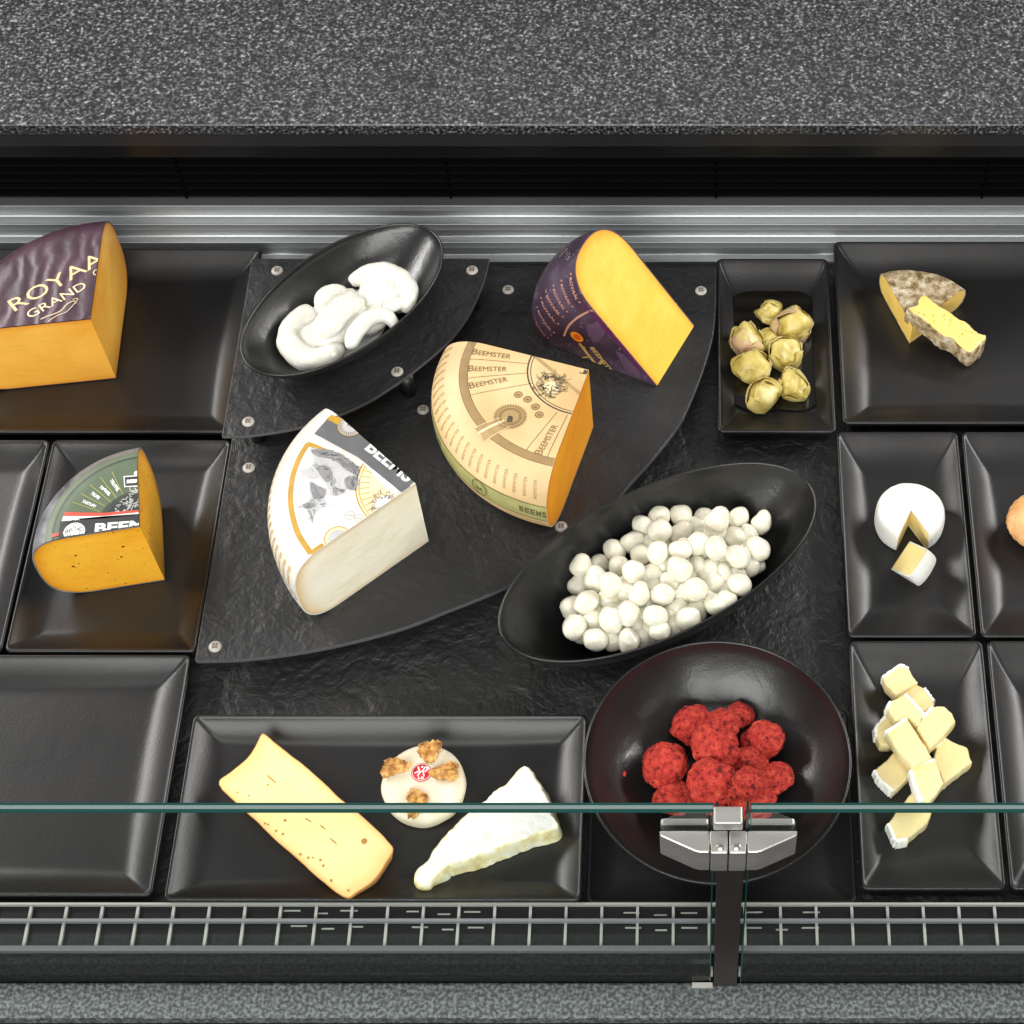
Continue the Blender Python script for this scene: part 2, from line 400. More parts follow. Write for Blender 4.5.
# ================================================================== SLATE BOARDS
def board(name, label, pts, z0, z1, screws, legs, group=None):
    pts = [Vector(p) for p in pts]; n = len(pts)
    ns = []
    o = ngon_prism(name, [(p.x, p.y) for p in pts], z0, z1, M_slate, mats=[M_slate, M_edge]); bevel(o, .0012, 2, 50)
    ct = (sum(p.x for p in pts)/n, sum(p.y for p in pts)/n, z1); setbase(o, ct); tag(o, label, 'serving board', group)
    for (u, v) in screws:
        p = P(u, v, z1+.0015)
        vs, fs = lathe([(0, .0022), (.0042, .0024), (.0062, .0018), (.0074, .0002), (.0074, -.0012)], 24)
        sm = mesh('screw', [Vector(q)+Vector((p.x, p.y, z1)) for q in vs], fs, mat('screw_steel', (168, 164, 158), .5, metal=.1), o)
        vv, ff = [], []
        for ax, ay in ((-1, -1), (1, -1), (-1, 1), (1, 1)):
            k = len(vv); c_ = (p.x+ax*.00175, p.y+ay*.00175)
            q, _ = boxv(c_[0]-.0013, c_[0]+.0013, c_[1]-.0013, c_[1]+.0013, z1+.0021, z1+.0027); vv += q; ff += [tuple(i+k for i in g) for g in _]
        mesh('socket', vv, ff, mat('screw_socket', (112, 98, 84), .5, metal=.3), sm, smooth=False)
    for (x, y) in legs:
        vs, fs = lathe([(0, z0), (.011, z0), (.011, .003), (.014, .0005), (0, .0005)], 20)
        mesh('leg', [Vector(q)+Vector((x, y, 0)) for q in vs], fs, M_black, o)
    return o
def lathe(prof, seg=24):
    rings = [[(r*math.cos(2*math.pi*k/seg), r*math.sin(2*math.pi*k/seg), z) for k in range(seg)] for r, z in prof]
    v = [p for r in rings for p in r]; f = []
    up = prof[0][1] > prof[-1][1]
    for k in range(len(prof)-1):
        for i in range(seg):
            j = (i+1) % seg
            q = (k*seg+i, (k+1)*seg+i, (k+1)*seg+j, k*seg+j)
            f.append(q)
    return v, f
zb_ = ZB
cv = [P(u, v, ZB) for u, v in ((716, 300), (713, 335), (701, 376), (682, 420), (657, 454), (632, 482), (600, 520), (560, 554), (510, 585), (450, 610), (394, 631), (320, 649), (250, 659), (199, 661))]
cv = [Vector(p) for p in catmull([tuple(p) for p in cv], 6)]
xm = cv[0].x
ybb = y_at(ZB, 267.5)
cv = [Vector((-.5535, ybb, ZB)), Vector((xm, ybb, ZB))]+cv+[Vector((-.5535, cv[-1].y+.0005, ZB))]
screw_big = [(248.6, 467), (423, 409), (508, 289), (701, 290), (215, 646), (561, 526)]
board('slate_board', 'large leaf shaped slate board under three big cheese wedges', cv, ZB-.0065, ZB, screw_big,
      [tuple(P(u, v, ZB)[:2]) for u, v in ((260, 480), (508, 300), (695, 300), (225, 630), (560, 520), (430, 590))])
cs = [P(u, v, ZS) for u, v in ((489, 261), (484, 281), (471, 311.5), (453, 337), (428, 360), (395, 385), (357, 407.5), (306, 426), (255, 435), (231, 436.5))]
cs = [Vector(p) for p in catmull([tuple(p) for p in cs], 6)]
ybk = y_at(ZS, 258.5)
cs = [Vector((-.5535, ybk, ZS)), Vector((cs[0].x+.0005, ybk, ZS))]+cs+[Vector((-.5535, cs[-1].y, ZS))]
o = board('slate_board', 'smaller raised slate board beneath the oval bowl of folded mozzarella', cs, ZS-.005, ZS, [(277, 270), (472, 269.5), (397, 371), (248, 421)], [])
for u, v in ((405, 372), (252, 418), (470, 285), (290, 285)):
    p = P(u, v, ZS); vs, fs = lathe([(0, ZS-.005), (.009, ZS-.005), (.009, ZB+.0003), (0, ZB+.0003)], 20)
    mesh('leg', [Vector(q)+Vector((p.x, p.y, 0)) for q in vs], fs, M_black, o)

# ================================================================== WHEEL WEDGES
class Wedge:
    def __init__(s, name, label, M, a0, a1, R, h, c, n, paste, rind, cat='cheese', amp=.0006, rt=.0016, rindamp=0., nphi=48, group=None, edgew=.022):
        s.M, s.a0, s.a1, s.R, s.h, s.c, s.n = M, a0, a1, R, h, c, n
        s.root = thing(name, label, cat, M=M, group=group)
        s.path = []
        m_ = 40
        flat = [(R-c)*i/8 for i in range(8)]
        def prof(R_, h0, h1, c_):
            hh = (h1-h0)/2; mid = (h0+h1)/2; out = []
            for i in range(m_+1):
                t = math.pi/2-math.pi*i/m_
                r = R_-c_+c_*abs(math.cos(t))**(2/n); zz = mid+hh*math.copysign(abs(math.sin(t))**(2/n), math.sin(t))
                out.append((r, zz))
            return out
        s.pr = [(r, h) for r in flat]+prof(R, 0, h, c)+[(r, 0) for r in reversed(flat)]
        s.arc = [0]
        for i in range(1, len(s.pr)): s.arc.append(s.arc[-1]+math.hypot(s.pr[i][0]-s.pr[i-1][0], s.pr[i][1]-s.pr[i-1][1]))
        # rind shell
        inner = [(r, h-rt) for r in [(R-c)*i/8 for i in range(8)]]+prof(R-rt, rt, h-rt, max(c-rt*.3, .004))+[(r, rt) for r in [(R-c)*i/8 for i in reversed(range(8))]]
        K = len(s.pr); V = []; Fc = []
        ang = [a0+(a1-a0)*i/nphi for i in range(nphi+1)]
        for a in ang:
            for r, zz in s.pr:
                d = rindamp*(nz((r*math.cos(a), r*math.sin(a), zz), 45, 3)+.6*nz((r*math.cos(a), r*math.sin(a), zz), 120, 5))
                V.append(((r+d*.7)*math.cos(a), (r+d*.7)*math.sin(a), zz+d*(1 if zz > h*.5 else 0)*(r < R-.2*c)))
        off = len(V)
        for a in (a0, a1):
            for r, zz in inner: V.append((r*math.cos(a), r*math.sin(a), zz))
        for i in range(nphi):
            for k in range(K-1):
                Fc.append((i*K+k, i*K+k+1, (i+1)*K+k+1, (i+1)*K+k))
        for k in range(K-1):
            Fc.append((k, off+k, off+k+1, k+1)); e = nphi*K
            Fc.append((e+k, e+k+1, off+K+k+1, off+K+k))
        mesh('rind', V, Fc, rind, s.root, local=True, autosmooth=50)
        # paste: solid with gridded, slightly uneven cut faces
        g = .0001
        inn = [(max(r-g, 0), min(max(zz, rt+g), h-rt-g)) for r, zz in inner]
        rows = []
        nr, nc = 26, 40
        half = [(r, zz) for r, zz in inn]
        def r_at(zz):
            best = 0
            for i in range(len(half)-1):
                (r0, z0_), (r1, z1_) = half[i], half[i+1]
                if (z0_-zz)*(z1_-zz) <= 0 and abs(z0_-z1_) > 1e-9:
                    best = max(best, r0+(r1-r0)*(zz-z0_)/(z1_-z0_))
            return best
        V = []; Fc = []
        zs = [rt+g+(h-2*rt-2*g)*(.5-.5*math.cos(math.pi*j/nr)) for j in range(nr+1)]
        rr = [max(r_at(min(max(zz, zs[0]+1e-5), zs[-1]-1e-5)), 1e-4) for zz in zs]
        def face(a, sgn, seed):
            o_ = len(V)
            nrm = Vector((-math.sin(a), math.cos(a), 0))*sgn
            for j in range(nr+1):
                for i in range(nc+1):
                    r = rr[j]*i/nc; p = Vector((r*math.cos(a), r*math.sin(a), zs[j]))
                    e = min(1, 4*i/nc, 6*(nc-i)/nc, 6*j/nr, 6*(nr-j)/nr) if nc else 0
                    d = amp*(nz(p, 22, seed)+.5*nz(p, 70, seed+1)+.3*nz((p.x, p.y, p.z*3), 60, seed+2))*e
                    V.append(p+nrm*(d-amp*.2*e))
            for j in range(nr):
                for i in range(nc):
                    q = (o_+j*(nc+1)+i, o_+j*(nc+1)+i+1, o_+(j+1)*(nc+1)+i+1, o_+(j+1)*(nc+1)+i)
                    Fc.append(q if sgn < 0 else tuple(reversed(q)))
        face(a0, -1, 11); face(a1, 1, 23)
        # back closure
        o_ = len(V); W_ = 20
        for i in range(W_+1):
            a = a0+(a1-a0)*i/W_
            for j in range(nr+1): V.append(Vector((rr[j]*math.cos(a), rr[j]*math.sin(a), zs[j])))
        for i in range(W_):
            for j in range(nr):
                Fc.append((o_+i*(nr+1)+j, o_+(i+1)*(nr+1)+j, o_+(i+1)*(nr+1)+j+1, o_+i*(nr+1)+j+1))
        po = mesh('paste', V, Fc, paste, s.root, local=True, autosmooth=60)
        at = po.data.attributes.new('edge', 'FLOAT', 'POINT'); vals = []
        for q in V:
            r = math.hypot(q[0], q[1]); ri = r_at(min(max(q[2], zs[0]+1e-5), zs[-1]-1e-5))
            d = min(ri-r, (h-q[2])*1.6, q[2]*1.6); e = max(0, 1-d/edgew)
            vals.append(e*e*.9+.12*e*nz(q, 60, 3))
        at.data.foreach_set('value', [max(0, min(1, x)) for x in vals])
    def prof_at(s, t):
        if t <= 0: return s.pr[0]+((0, 1),)
        import bisect
        i = min(max(bisect.bisect_left(s.arc, t), 1), len(s.arc)-1)
        k = (t-s.arc[i-1])/(s.arc[i]-s.arc[i-1]+1e-12); (r0, z0), (r1, z1) = s.pr[i-1], s.pr[i]
        dr, dz = r1-r0, z1-z0; l = math.hypot(dr, dz)+1e-12
        return r0+dr*k, z0+dz*k, (-dz/l, dr/l)
    def surf(s, x, y, off=0):
        t = math.hypot(x, y); a = math.atan2(y, x)
        r, zz, (nr_, nzz) = s.prof_at(t)
        return Vector(((r+nr_*off)*math.cos(a), (r+nr_*off)*math.sin(a), zz+nzz*off))
    def px(s, u, v):
        am = (s.a0+s.a1)/2; x, y = .09*math.cos(am), .09*math.sin(am)
        def f(x, y):
            q = Q(s.M @ s.surf(x, y)); return q[0]-u, q[1]-v
        for _ in range(25):
            e = f(x, y); d = 5e-4
            ex = f(x+d, y); ey = f(x, y+d)
            a, b, c_, dd_ = (ex[0]-e[0])/d, (ey[0]-e[0])/d, (ex[1]-e[1])/d, (ey[1]-e[1])/d
            det = a*dd_-b*c_
            if abs(det) < 1e-6: break
            sx, sy = (-e[0]*dd_+e[1]*b)/det, (-e[1]*a+e[0]*c_)/det
            k = min(1, .02/(math.hypot(sx, sy)+1e-9)); x += sx*k; y += sy*k
        return (x, y)
    def clip(s, polys):
        out = []
        A0, A1 = s.a0, s.a1; eps = .0003
        planes = [(-math.sin(A0), math.cos(A0)), (math.sin(A1), -math.cos(A1))]
        for pg in polys:
            for (nx, ny) in planes:
                res = []
                for i in range(len(pg)):
                    a, b = pg[i-1], pg[i]; da, db = a[0]*nx+a[1]*ny-eps, b[0]*nx+b[1]*ny-eps
                    if (da >= 0) != (db >= 0):
                        t = da/(da-db); res.append((a[0]+(b[0]-a[0])*t, a[1]+(b[1]-a[1])*t))
                    if db >= 0: res.append(b)
                pg = res
                if len(pg) < 3: break
            if len(pg) >= 3: out.append(pg)
        return out
    def art(s, name, polys, m, lvl=1, dense=.006):
        """polys: convex 2D polygons in the unrolled plane around the wheel axis, clipped to the wedge and laid on the rind"""
        polys = s.clip(polys); fin = []
        def sub(pg, depth=0):
            L_ = [math.dist(pg[i-1], pg[i]) for i in range(len(pg))]
            if max(L_) > dense and depth < 9 and len(pg) <= 4:
                if len(pg) == 4:
                    if L_[0]+L_[2] > L_[1]+L_[3]:
                        a = mid(pg[3], pg[0]); b = mid(pg[1], pg[2]); qs = [[pg[0], pg[1], b, a], [a, b, pg[2], pg[3]]]
                    else:
                        a = mid(pg[0], pg[1]); b = mid(pg[2], pg[3]); qs = [[pg[0], a, b, pg[3]], [a, pg[1], pg[2], b]]
                else:
                    k = L_.index(max(L_)); a, b = pg[k-1], pg[k]; c_ = pg[(k+1) % 3]; m2 = mid(a, b); qs = [[a, m2, c_], [m2, b, c_]]
                for q in qs: sub(q, depth+1)
            elif len(pg) > 4:
                for i in range(1, len(pg)-1): sub([pg[0], pg[i], pg[i+1]], depth)
            else: fin.append(pg)
        mid = lambda a, b: ((a[0]+b[0])/2, (a[1]+b[1])/2)
        for p in polys: sub(p)
        if not fin: return None
        V = []; Fc = []; off = .00022*lvl
        for pg in fin:
            ar = sum(pg[i-1][0]*pg[i][1]-pg[i][0]*pg[i-1][1] for i in range(len(pg)))
            if ar < 0: pg = pg[::-1]
            k = len(V); V += [s.surf(x, y, off) for x, y in pg]; Fc.append(tuple(range(k, k+len(pg))))
        return mesh(name, V, Fc, m, s.rindobj(), local=True)
    def rindobj(s): return [c for c in s.root.children if c.name.startswith('rind')][0] if s.root.children else s.root

# -- 2D art primitives
def ringsec(s0, s1, a0, a1, n=40):
    out = []
    for i in range(n):
        a, b = a0+(a1-a0)*i/n, a0+(a1-a0)*(i+1)/n
        out.append([(s0*math.cos(a), s0*math.sin(a)), (s1*math.cos(a), s1*math.sin(a)), (s1*math.cos(b), s1*math.sin(b)), (s0*math.cos(b), s0*math.sin(b))])
    return out
def line2(a, b, w):
    dx, dy = b[0]-a[0], b[1]-a[1]; l = math.hypot(dx, dy)+1e-9; nx, ny = -dy/l*w/2, dx/l*w/2
    return [[(a[0]+nx, a[1]+ny), (b[0]+nx, b[1]+ny), (b[0]-nx, b[1]-ny), (a[0]-nx, a[1]-ny)]]
def pline(pts, w, closed=False):
    out = []
    pts = list(pts)
    if closed: pts.append(pts[0])
    for a, b in zip(pts, pts[1:]): out += line2(a, b, w)
    return out
def disc2(c, r, n=28, r0=0):
    out = []
    for i in range(n):
        a, b = 2*math.pi*i/n, 2*math.pi*(i+1)/n
        p, q = (c[0]+r*math.cos(a), c[1]+r*math.sin(a)), (c[0]+r*math.cos(b), c[1]+r*math.sin(b))
        if r0: out.append([(c[0]+r0*math.cos(a), c[1]+r0*math.sin(a)), p, q, (c[0]+r0*math.cos(b), c[1]+r0*math.sin(b))])
        else: out.append([c, p, q])
    return out
def tri2(pts):
    from mathutils.geometry import tessellate_polygon
    t = tessellate_polygon([[Vector((p[0], p[1], 0)) for p in pts]])
    return [[pts[i] for i in q] for q in t]
TX = {}
def text_tris(s, bold=0):
    if (s, bold) in TX: return TX[(s, bold)]
    cu = bpy.data.curves.new('t', 'FONT'); cu.body = s; cu.size = 1; cu.offset = bold; cu.resolution_u = 3
    o = bpy.data.objects.new('t', cu); COL.objects.link(o)
    dg = bpy.context.evaluated_depsgraph_get(); me = bpy.data.meshes.new_from_object(o.evaluated_get(dg))
    vs = [(v.co.x, v.co.y) for v in me.vertices]; fs = [[vs[i] for i in p.vertices] for p in me.polygons]
    x0 = min(v[0] for v in vs); x1 = max(v[0] for v in vs); y0 = min(v[1] for v in vs); y1 = max(v[1] for v in vs)
    bpy.data.objects.remove(o); bpy.data.curves.remove(cu); bpy.data.meshes.remove(me)
    TX[(s, bold)] = ([[((x-x0)/(x1-x0), (y-y0)/(y1-y0)) for x, y in f] for f in fs])
    return TX[(s, bold)]
def text2(s, a, b, h, bold=.02, flip=False):
    """text from a to b (baseline), height h to the left of a->b"""
    dx, dy = b[0]-a[0], b[1]-a[1]; l = math.hypot(dx, dy); nx, ny = -dy/l*h, dx/l*h
    if flip: nx, ny = -nx, -ny
    return [[(a[0]+dx*x+nx*y_, a[1]+dy*x+ny*y_) for x, y_ in f] for f in text_tris(s, bold)]
def smallcaps(s, a, b, h, bold=.0):
    """first letter larger"""
    n = len(s); k = 1.35/(n+.35)
    m_ = (a[0]+(b[0]-a[0])*(k-.012), a[1]+(b[1]-a[1])*(k-.012)); m2 = (a[0]+(b[0]-a[0])*(k+.012), a[1]+(b[1]-a[1])*(k+.012))
    return text2(s[0], a, m_, h, bold)+text2(s[1:], m2, b, h*.78, bold)

def paste_mat(name, c1, c2, spots=None, **k):
    return mat(name, c1, .42, cols=[c2, c1], nscale=14, ndetail=3, bump=(45, .5, .0022), bump2=(60, .3, .0012, 'noise', .6, (.35, .35, 3)), sss=.22, spots=spots, spec=.45, **k)
def T(p, z): return Matrix.Translation((p[0], p[1], z))
D2R = math.radians
flat = lambda n_, c, r=.5, **k: mat(n_, c, r, cols=[tuple(int(x*.9) for x in c), c], nscale=60, bump=(90, .08, .0006), **k)

# ------------------------------------------------ tan labelled wedge
zf_ = lambda s_, ox, oy: (lambda a, b: (ox+a*s_, oy+b*s_))
M_tanr = mat('tan_paper_rind', (222, 192, 140), .5, cols=[(196, 164, 114), (222, 194, 146)], nscale=12, bump=(40, .15, .0012), bump2=(220, .1, .0004))
W = Wedge('cheese_wedge', 'tan paper labelled wheel wedge with orange cut face in the middle of the slate board', T((-.122, 1.2842), ZB+.0003) @ Matrix.Diagonal((1.1, 1, 1, 1)), D2R(161.2), D2R(256.1), .1695, .1124, .06, 2.4,
          paste_mat('orange_aged_paste', (248, 174, 44), (232, 148, 20), spots=[(260, .22, (245, 205, 110))], edge=(222, 128, 10)), M_tanr)
t = zf_(.1857, 430, 335); X = lambda a, b: W.px(*t(a, b))
Mb = flat('brown_ink', (128, 102, 66)); Mb2 = flat('light_brown_ink', (176, 146, 98)); Mdk = flat('dark_ink', (72, 66, 56)); Mcr = flat('cream_ink', (235, 216, 172))
s_ = lambda p: math.hypot(*p)
ro, ri = s_(X(160, 200)), s_(X(200, 200))
A0, A1 = W.a0, W.a1
W.art('ring_band', ringsec(ri, ro, A0, A1), Mb2, 1)
W.art('ring_line', ringsec(ri-.0008, ri, A0, A1)+ringsec(ro, ro+.0008, A0, A1), Mb, 1)
W.art('ring_hatch', [q for i in range(120) for q in line2((ri*math.cos(A0+(A1-A0)*i/120), ri*math.sin(A0+(A1-A0)*i/120)), (ro*math.cos(A0+(A1-A0)*(i+.8)/120), ro*math.sin(A0+(A1-A0)*(i+.8)/120)), .0004)], Mb, 2)
ci = s_(X(522, 180))
W.art('inner_ring', ringsec(ci-.0016, ci, A0, A1)+ringsec(ci-.0045, ci-.0037, A0, A1), Mdk, 1)
for a, b in (((210, 130), (535, 155)), ((195, 235), (520, 205)), ((215, 325), (550, 260)), ((515, 625), (685, 415)), ((630, 660), (740, 430))): W.art('radial_line', line2(X(*a), X(*b), .0007), Mb, 1)
W.art('diagonal_band', line2(X(560, 110), X(812, 320), .004), Mb2, 1)
for a_, b_ in (((222, 105), (430, 130)), ((205, 197), (412, 197)), ((215, 290), (420, 250)), ((600, 650), (690, 490))): W.art('lettering', smallcaps('BEEMSTER', X(*a_), X(*b_), .0084), Mb, 2)
W.art('lettering', text2('J', X(800, 205), X(845, 215), .006, .03), Mdk, 2)
# repeated rim lettering
pr = []
for i in range(22):
    a = D2R(166+i*4.12); so, si = .177, .154
    pr += text2('BEEMSTER', (so*math.cos(a), so*math.sin(a)), (si*math.cos(a-.02), si*math.sin(a-.02)), .0036, .0, flip=False)
W.art('rim_lettering', pr, flat('rim_brown_ink', (150, 122, 80)), 1)
# rosette
c0 = X(432, 440)
W.art('rosette', disc2(c0, .0158, 40), Mb2, 2)
W.art('rosette_teeth', sum([line2((c0[0]+.0135*math.cos(q), c0[1]+.0135*math.sin(q)), (c0[0]+.0172*math.cos(q), c0[1]+.0172*math.sin(q)), .0009) for q in [2*math.pi*i/36 for i in range(36)]], []), Mb, 3)
W.art('rosette_ring', disc2(c0, .0118, 36, .0108)+disc2(c0, .0098, 36, .0092), Mb, 3)
W.art('rosette_letter', text2('B', X(412, 470), X(442, 474), .009, .06), Mdk, 3)
W.art('ribbon', tri2([X(388, 452), X(420, 500), X(290, 575), X(278, 540), X(240, 505)]), Mb2, 2)
W.art('ribbon_line', pline([X(378, 448), X(240, 502)], .0008)+pline([X(430, 495), X(295, 573)], .0008)+pline([X(400, 462), X(262, 530)], .003), Mcr, 3)
for a, b in ((475, 322), (525, 347), (568, 388), (588, 430)):
    W.art('medal', disc2(X(a, b), .0042, 22), Mb2, 2); W.art('medal_ring', disc2(X(a, b), .0044, 22, .0036)+line2(X(a-8, b), X(a+8, b+4), .0018), Mb, 3)
def scribble(c, rad, n_, seed, w=.0004, turns=1.6, ex=1):
    rg = random.Random(seed); out = []
    for _ in range(n_):
        q = rg.uniform(0, 6.28); d = rad*rg.uniform(.35, 1); p = (c[0]+d*math.cos(q)*ex, c[1]+d*math.sin(q)); a = q+rg.uniform(-.6, .6); pts = [p]
        l = rad*rg.uniform(.12, .3); k = rg.uniform(-turns, turns)
        for j in range(6):
            a += k/4; p = (p[0]+l/3*math.cos(a), p[1]+l/3*math.sin(a)); pts.append(p)
        out += pline(pts, w*rg.uniform(.7, 1.5))
    return out
c1 = X(655, 285)
W.art('portrait_face', disc2(c1, .0085, 26), Mcr, 2)
W.art('portrait_hair', scribble(X(650, 268), .0155, 130, 4, .00042, 2.6), Mdk, 3)
W.art('portrait_features', pline([X(625, 275), X(645, 270)], .0009)+pline([X(672, 282), X(695, 290)], .0009)+pline([X(655, 280), X(650, 315), X(662, 320)], .0007)+pline([X(640, 335), X(660, 340), X(675, 336)], .0009), Mdk, 3)
# green lower side band
Mgb = flat('olive_band', (176, 172, 112)); Mgd = flat('olive_ink', (104, 102, 62))
W.art('side_band', ringsec(.186, .214, A0, A1, 60), Mgb, 1)
W.art('side_band_line', ringsec(.186, .1872, A0, A1, 60), Mgd, 2); W.art('side_band_line', ringsec(.2125, .2137, A0, A1, 60), Mgd, 2)
for a, s in ((188, 'BEEMSTER'), (246, 'BEEMSTER')):
    q = D2R(a); pr = []
    for k, ch in enumerate(s):
        qa, qb = q+k*.037, q+k*.037+.03
        pr += text2(ch, (.2055*math.cos(qa), .2055*math.sin(qa)), (.2055*math.cos(qb), .2055*math.sin(qb)), .0105, .04, flip=False)
    W.art('side_lettering', pr, Mgd, 2)
cb = (.199*math.cos(D2R(229)), .199*math.sin(D2R(229)))
W.art('side_badge', disc2(cb, .0125, 30), Mgb, 3); W.art('side_badge_ring', disc2(cb, .0125, 30, .0112)+disc2(cb, .0092, 30, .0086), Mgd, 4)
qa = D2R(229)
W.art('side_badge_number', text2('26', (cb[0]-.006*math.cos(qa+1.57)+.004*math.cos(qa), cb[1]-.006*math.sin(qa+1.57)+.004*math.sin(qa)), (cb[0]+.006*math.cos(qa+1.57)+.004*math.cos(qa), cb[1]+.006*math.sin(qa+1.57)+.004*math.sin(qa)), .007, .05), Mgd, 4)

# ------------------------------------------------ goat cheese wedge
M_wr = mat('white_paper_rind', (236, 232, 222), .45, cols=[(210, 204, 190), (224, 222, 216)], nscale=10, bump=(30, .12, .001))
W = Wedge('cheese_wedge', 'white labelled wedge with pale cut face and a goat drawing on its rind', T((-.3067, 1.1227), ZB+.0003), D2R(135.8), D2R(221.4), .1695, .1195, .05, 2.85,
          paste_mat('ivory_goat_paste', (243, 238, 220), (236, 228, 202), edge=(216, 176, 112)), M_wr)
t = zf_(.2344, 230, 400); X = lambda a, b: W.px(*t(a, b)); A0, A1 = W.a0, W.a1
Mgold = flat('gold_ink', (190, 146, 40)); Mg2 = flat('grey_ink', (98, 98, 100)); Mg3 = flat('pale_grey_ink', (190, 190, 190)); Mg4 = flat('mid_grey_ink', (140, 140, 140)); Mwh = flat('white_ink', (224, 224, 220)); Mcream = flat('cream_orange_ink', (246, 222, 176)); Mbk = flat('black_ink', (44, 44, 46))
W.art('dark_band', tri2([X(360, 146), X(415, 84), X(480, 60), X(640, 150), X(830, 370), X(740, 400), X(725, 390), X(545, 245)]), Mg2, 4)
W.art('gold_tip', tri2([X(412, 85), X(432, 66), X(475, 80), X(460, 108)]), Mgold, 5)
W.art('band_lettering', text2('BEEMSTER', X(572, 212), X(870, 452), .018, .03), Mwh, 5)
cB = X(515, 112)
W.art('badge', disc2(cB, .0145, 36), Mg3, 6); W.art('badge_ring', disc2(cB, .0146, 36, .0136)+disc2(cB, .0098, 36, .0092), Mgold, 7)
W.art('badge_lettering', sum([line2((cB[0]+.0106*math.cos(q), cB[1]+.0106*math.sin(q)), (cB[0]+.0130*math.cos(q), cB[1]+.0130*math.sin(q)), .0008) for q in [2*math.pi*i/30 for i in range(30)]], [])+text2('BEE', (cB[0]-.004, cB[1]+.001), (cB[0]+.005, cB[1]-.005), .005, .02), Mg2, 8)
frame = catmull([X(334, 186), X(300, 240), X(272, 310), X(259, 390), X(262, 470), X(290, 570), X(345, 655)], 5)
W.art('gold_frame', pline(frame, .0058)+pline([X(330, 186), X(440, 232), X(545, 292)], .0050)+pline([X(345, 655), X(398, 618)], .005), Mgold, 2)
# arc with cream rays
ca = s_(X(541, 330)); 
W.art('cream_disc', ringsec(0.02, ca, A0, A1), Mcream, 1)
W.art('gold_arc', ringsec(ca-.0012, ca, A0, A1)+ringsec(ca-.0045, ca-.0037, A0, A1)+sum([line2((.05*math.cos(q), .05*math.sin(q)), ((ca-.005)*math.cos(q), (ca-.005)*math.sin(q)), .0008) for q in [A0+.1+i*.13 for i in range(12)]], []), Mgold, 2)
W.art('white_corner', tri2([X(560, 262), X(550, 238), X(725, 392), X(700, 415)]), Mwh, 3)
def sm(*pts): return tri2(catmull([X(*q) for q in pts], 5, True))
W.art('goat_head', sm((345, 208), (400, 212), (470, 236), (545, 285), (552, 330), (540, 385), (500, 380), (470, 405), (430, 408), (415, 370), (385, 335), (340, 335), (298, 306), (338, 290), (360, 262)), Mg3, 2)
W.art('goat_shade', sm((350, 212), (440, 218), (540, 280), (545, 320), (500, 300), (440, 255), (370, 240))+sm((490, 335), (540, 330), (538, 380), (500, 378))+sm((372, 290), (420, 285), (440, 330), (410, 350)), Mg4, 3)
W.art('kid_head', sm((340, 350), (375, 362), (412, 385), (404, 425), (416, 442), (392, 462), (362, 485), (350, 522), (336, 485), (318, 462), (284, 458), (322, 440), (342, 415)), Mg3, 2)
W.art('kid_shade', sm((345, 355), (375, 368), (408, 388), (395, 420), (355, 418))+sm((310, 448), (345, 440), (360, 455), (330, 465)), Mg4, 3)
def fur(pts, n_, l, seed, w=.0003):
    rg = random.Random(seed); out = []; qs = [X(*q) for q in pts]; d0 = math.atan2(qs[-1][1]-qs[0][1], qs[-1][0]-qs[0][0])
    for _ in range(n_):
        k = rg.random()*(len(qs)-1); i = int(k); f_ = k-i; a = qs[i]; b = qs[min(i+1, len(qs)-1)]
        p = (a[0]+(b[0]-a[0])*f_+rg.gauss(0, .003), a[1]+(b[1]-a[1])*f_+rg.gauss(0, .003)); d = math.atan2(b[1]-a[1], b[0]-a[0])+rg.uniform(-.5, .5); q = [p]
        for j in range(4): d += rg.uniform(-.25, .25); p = (p[0]+l/4*math.cos(d), p[1]+l/4*math.sin(d)); q.append(p)
        out += pline(q, w*rg.uniform(.6, 1.6))
    return out
W.art('goat_strokes', fur([(350, 225), (440, 235), (530, 290), (530, 370)], 90, .006, 8)+fur([(350, 275), (410, 300), (440, 380), (470, 395)], 60, .005, 9)+fur([(345, 370), (385, 400), (350, 450), (350, 505)], 45, .004, 10)+fur([(300, 456), (400, 448)], 16, .004, 11), Mg2, 4)
W.art('portrait_strokes', scribble(X(650, 440), .013, 60, 12, .0004), Mg2, 4)
W.art('portrait_ground', disc2(X(660, 445), .011, 24), Mwh, 3)
cC = X(460, 590)
W.art('badge', disc2(cC, .0145, 36), Mcream, 3); W.art('badge_ring', disc2(cC, .0146, 36, .0137), Mgold, 4); W.art('badge_drawing', disc2(cC, .0105, 30), Mg3, 4)
W.art('small_medals', disc2(X(510, 492), .0058, 24, .005)+disc2(X(552, 505), .0052, 24, .0045)+line2(X(495, 490), X(525, 494), .0012)+line2(X(540, 504), X(565, 508), .0012), Mg3, 2)
pr = []
for i in range(22):
    a = D2R(139+i*3.75); pr += text2('BEEMSTER', (.198*math.cos(a), .198*math.sin(a)), (.166*math.cos(a), .166*math.sin(a)), .0052, .03)
W.art('rim_lettering', pr, flat('pale_gold_ink', (205, 170, 92)), 1)
W.art('rim_line', ringsec(.2035, .206, A0, A1, 50), Mgold, 1)
pr = []
rg = random.Random(3)
for i in range(24):
    a = A0+(A1-A0)*(i+.5)/24; pr += disc2((.216*math.cos(a), .216*math.sin(a)), .004*rg.uniform(.6, 1.1), 6)
W.art('rim_drawing', pr, Mg4, 1)

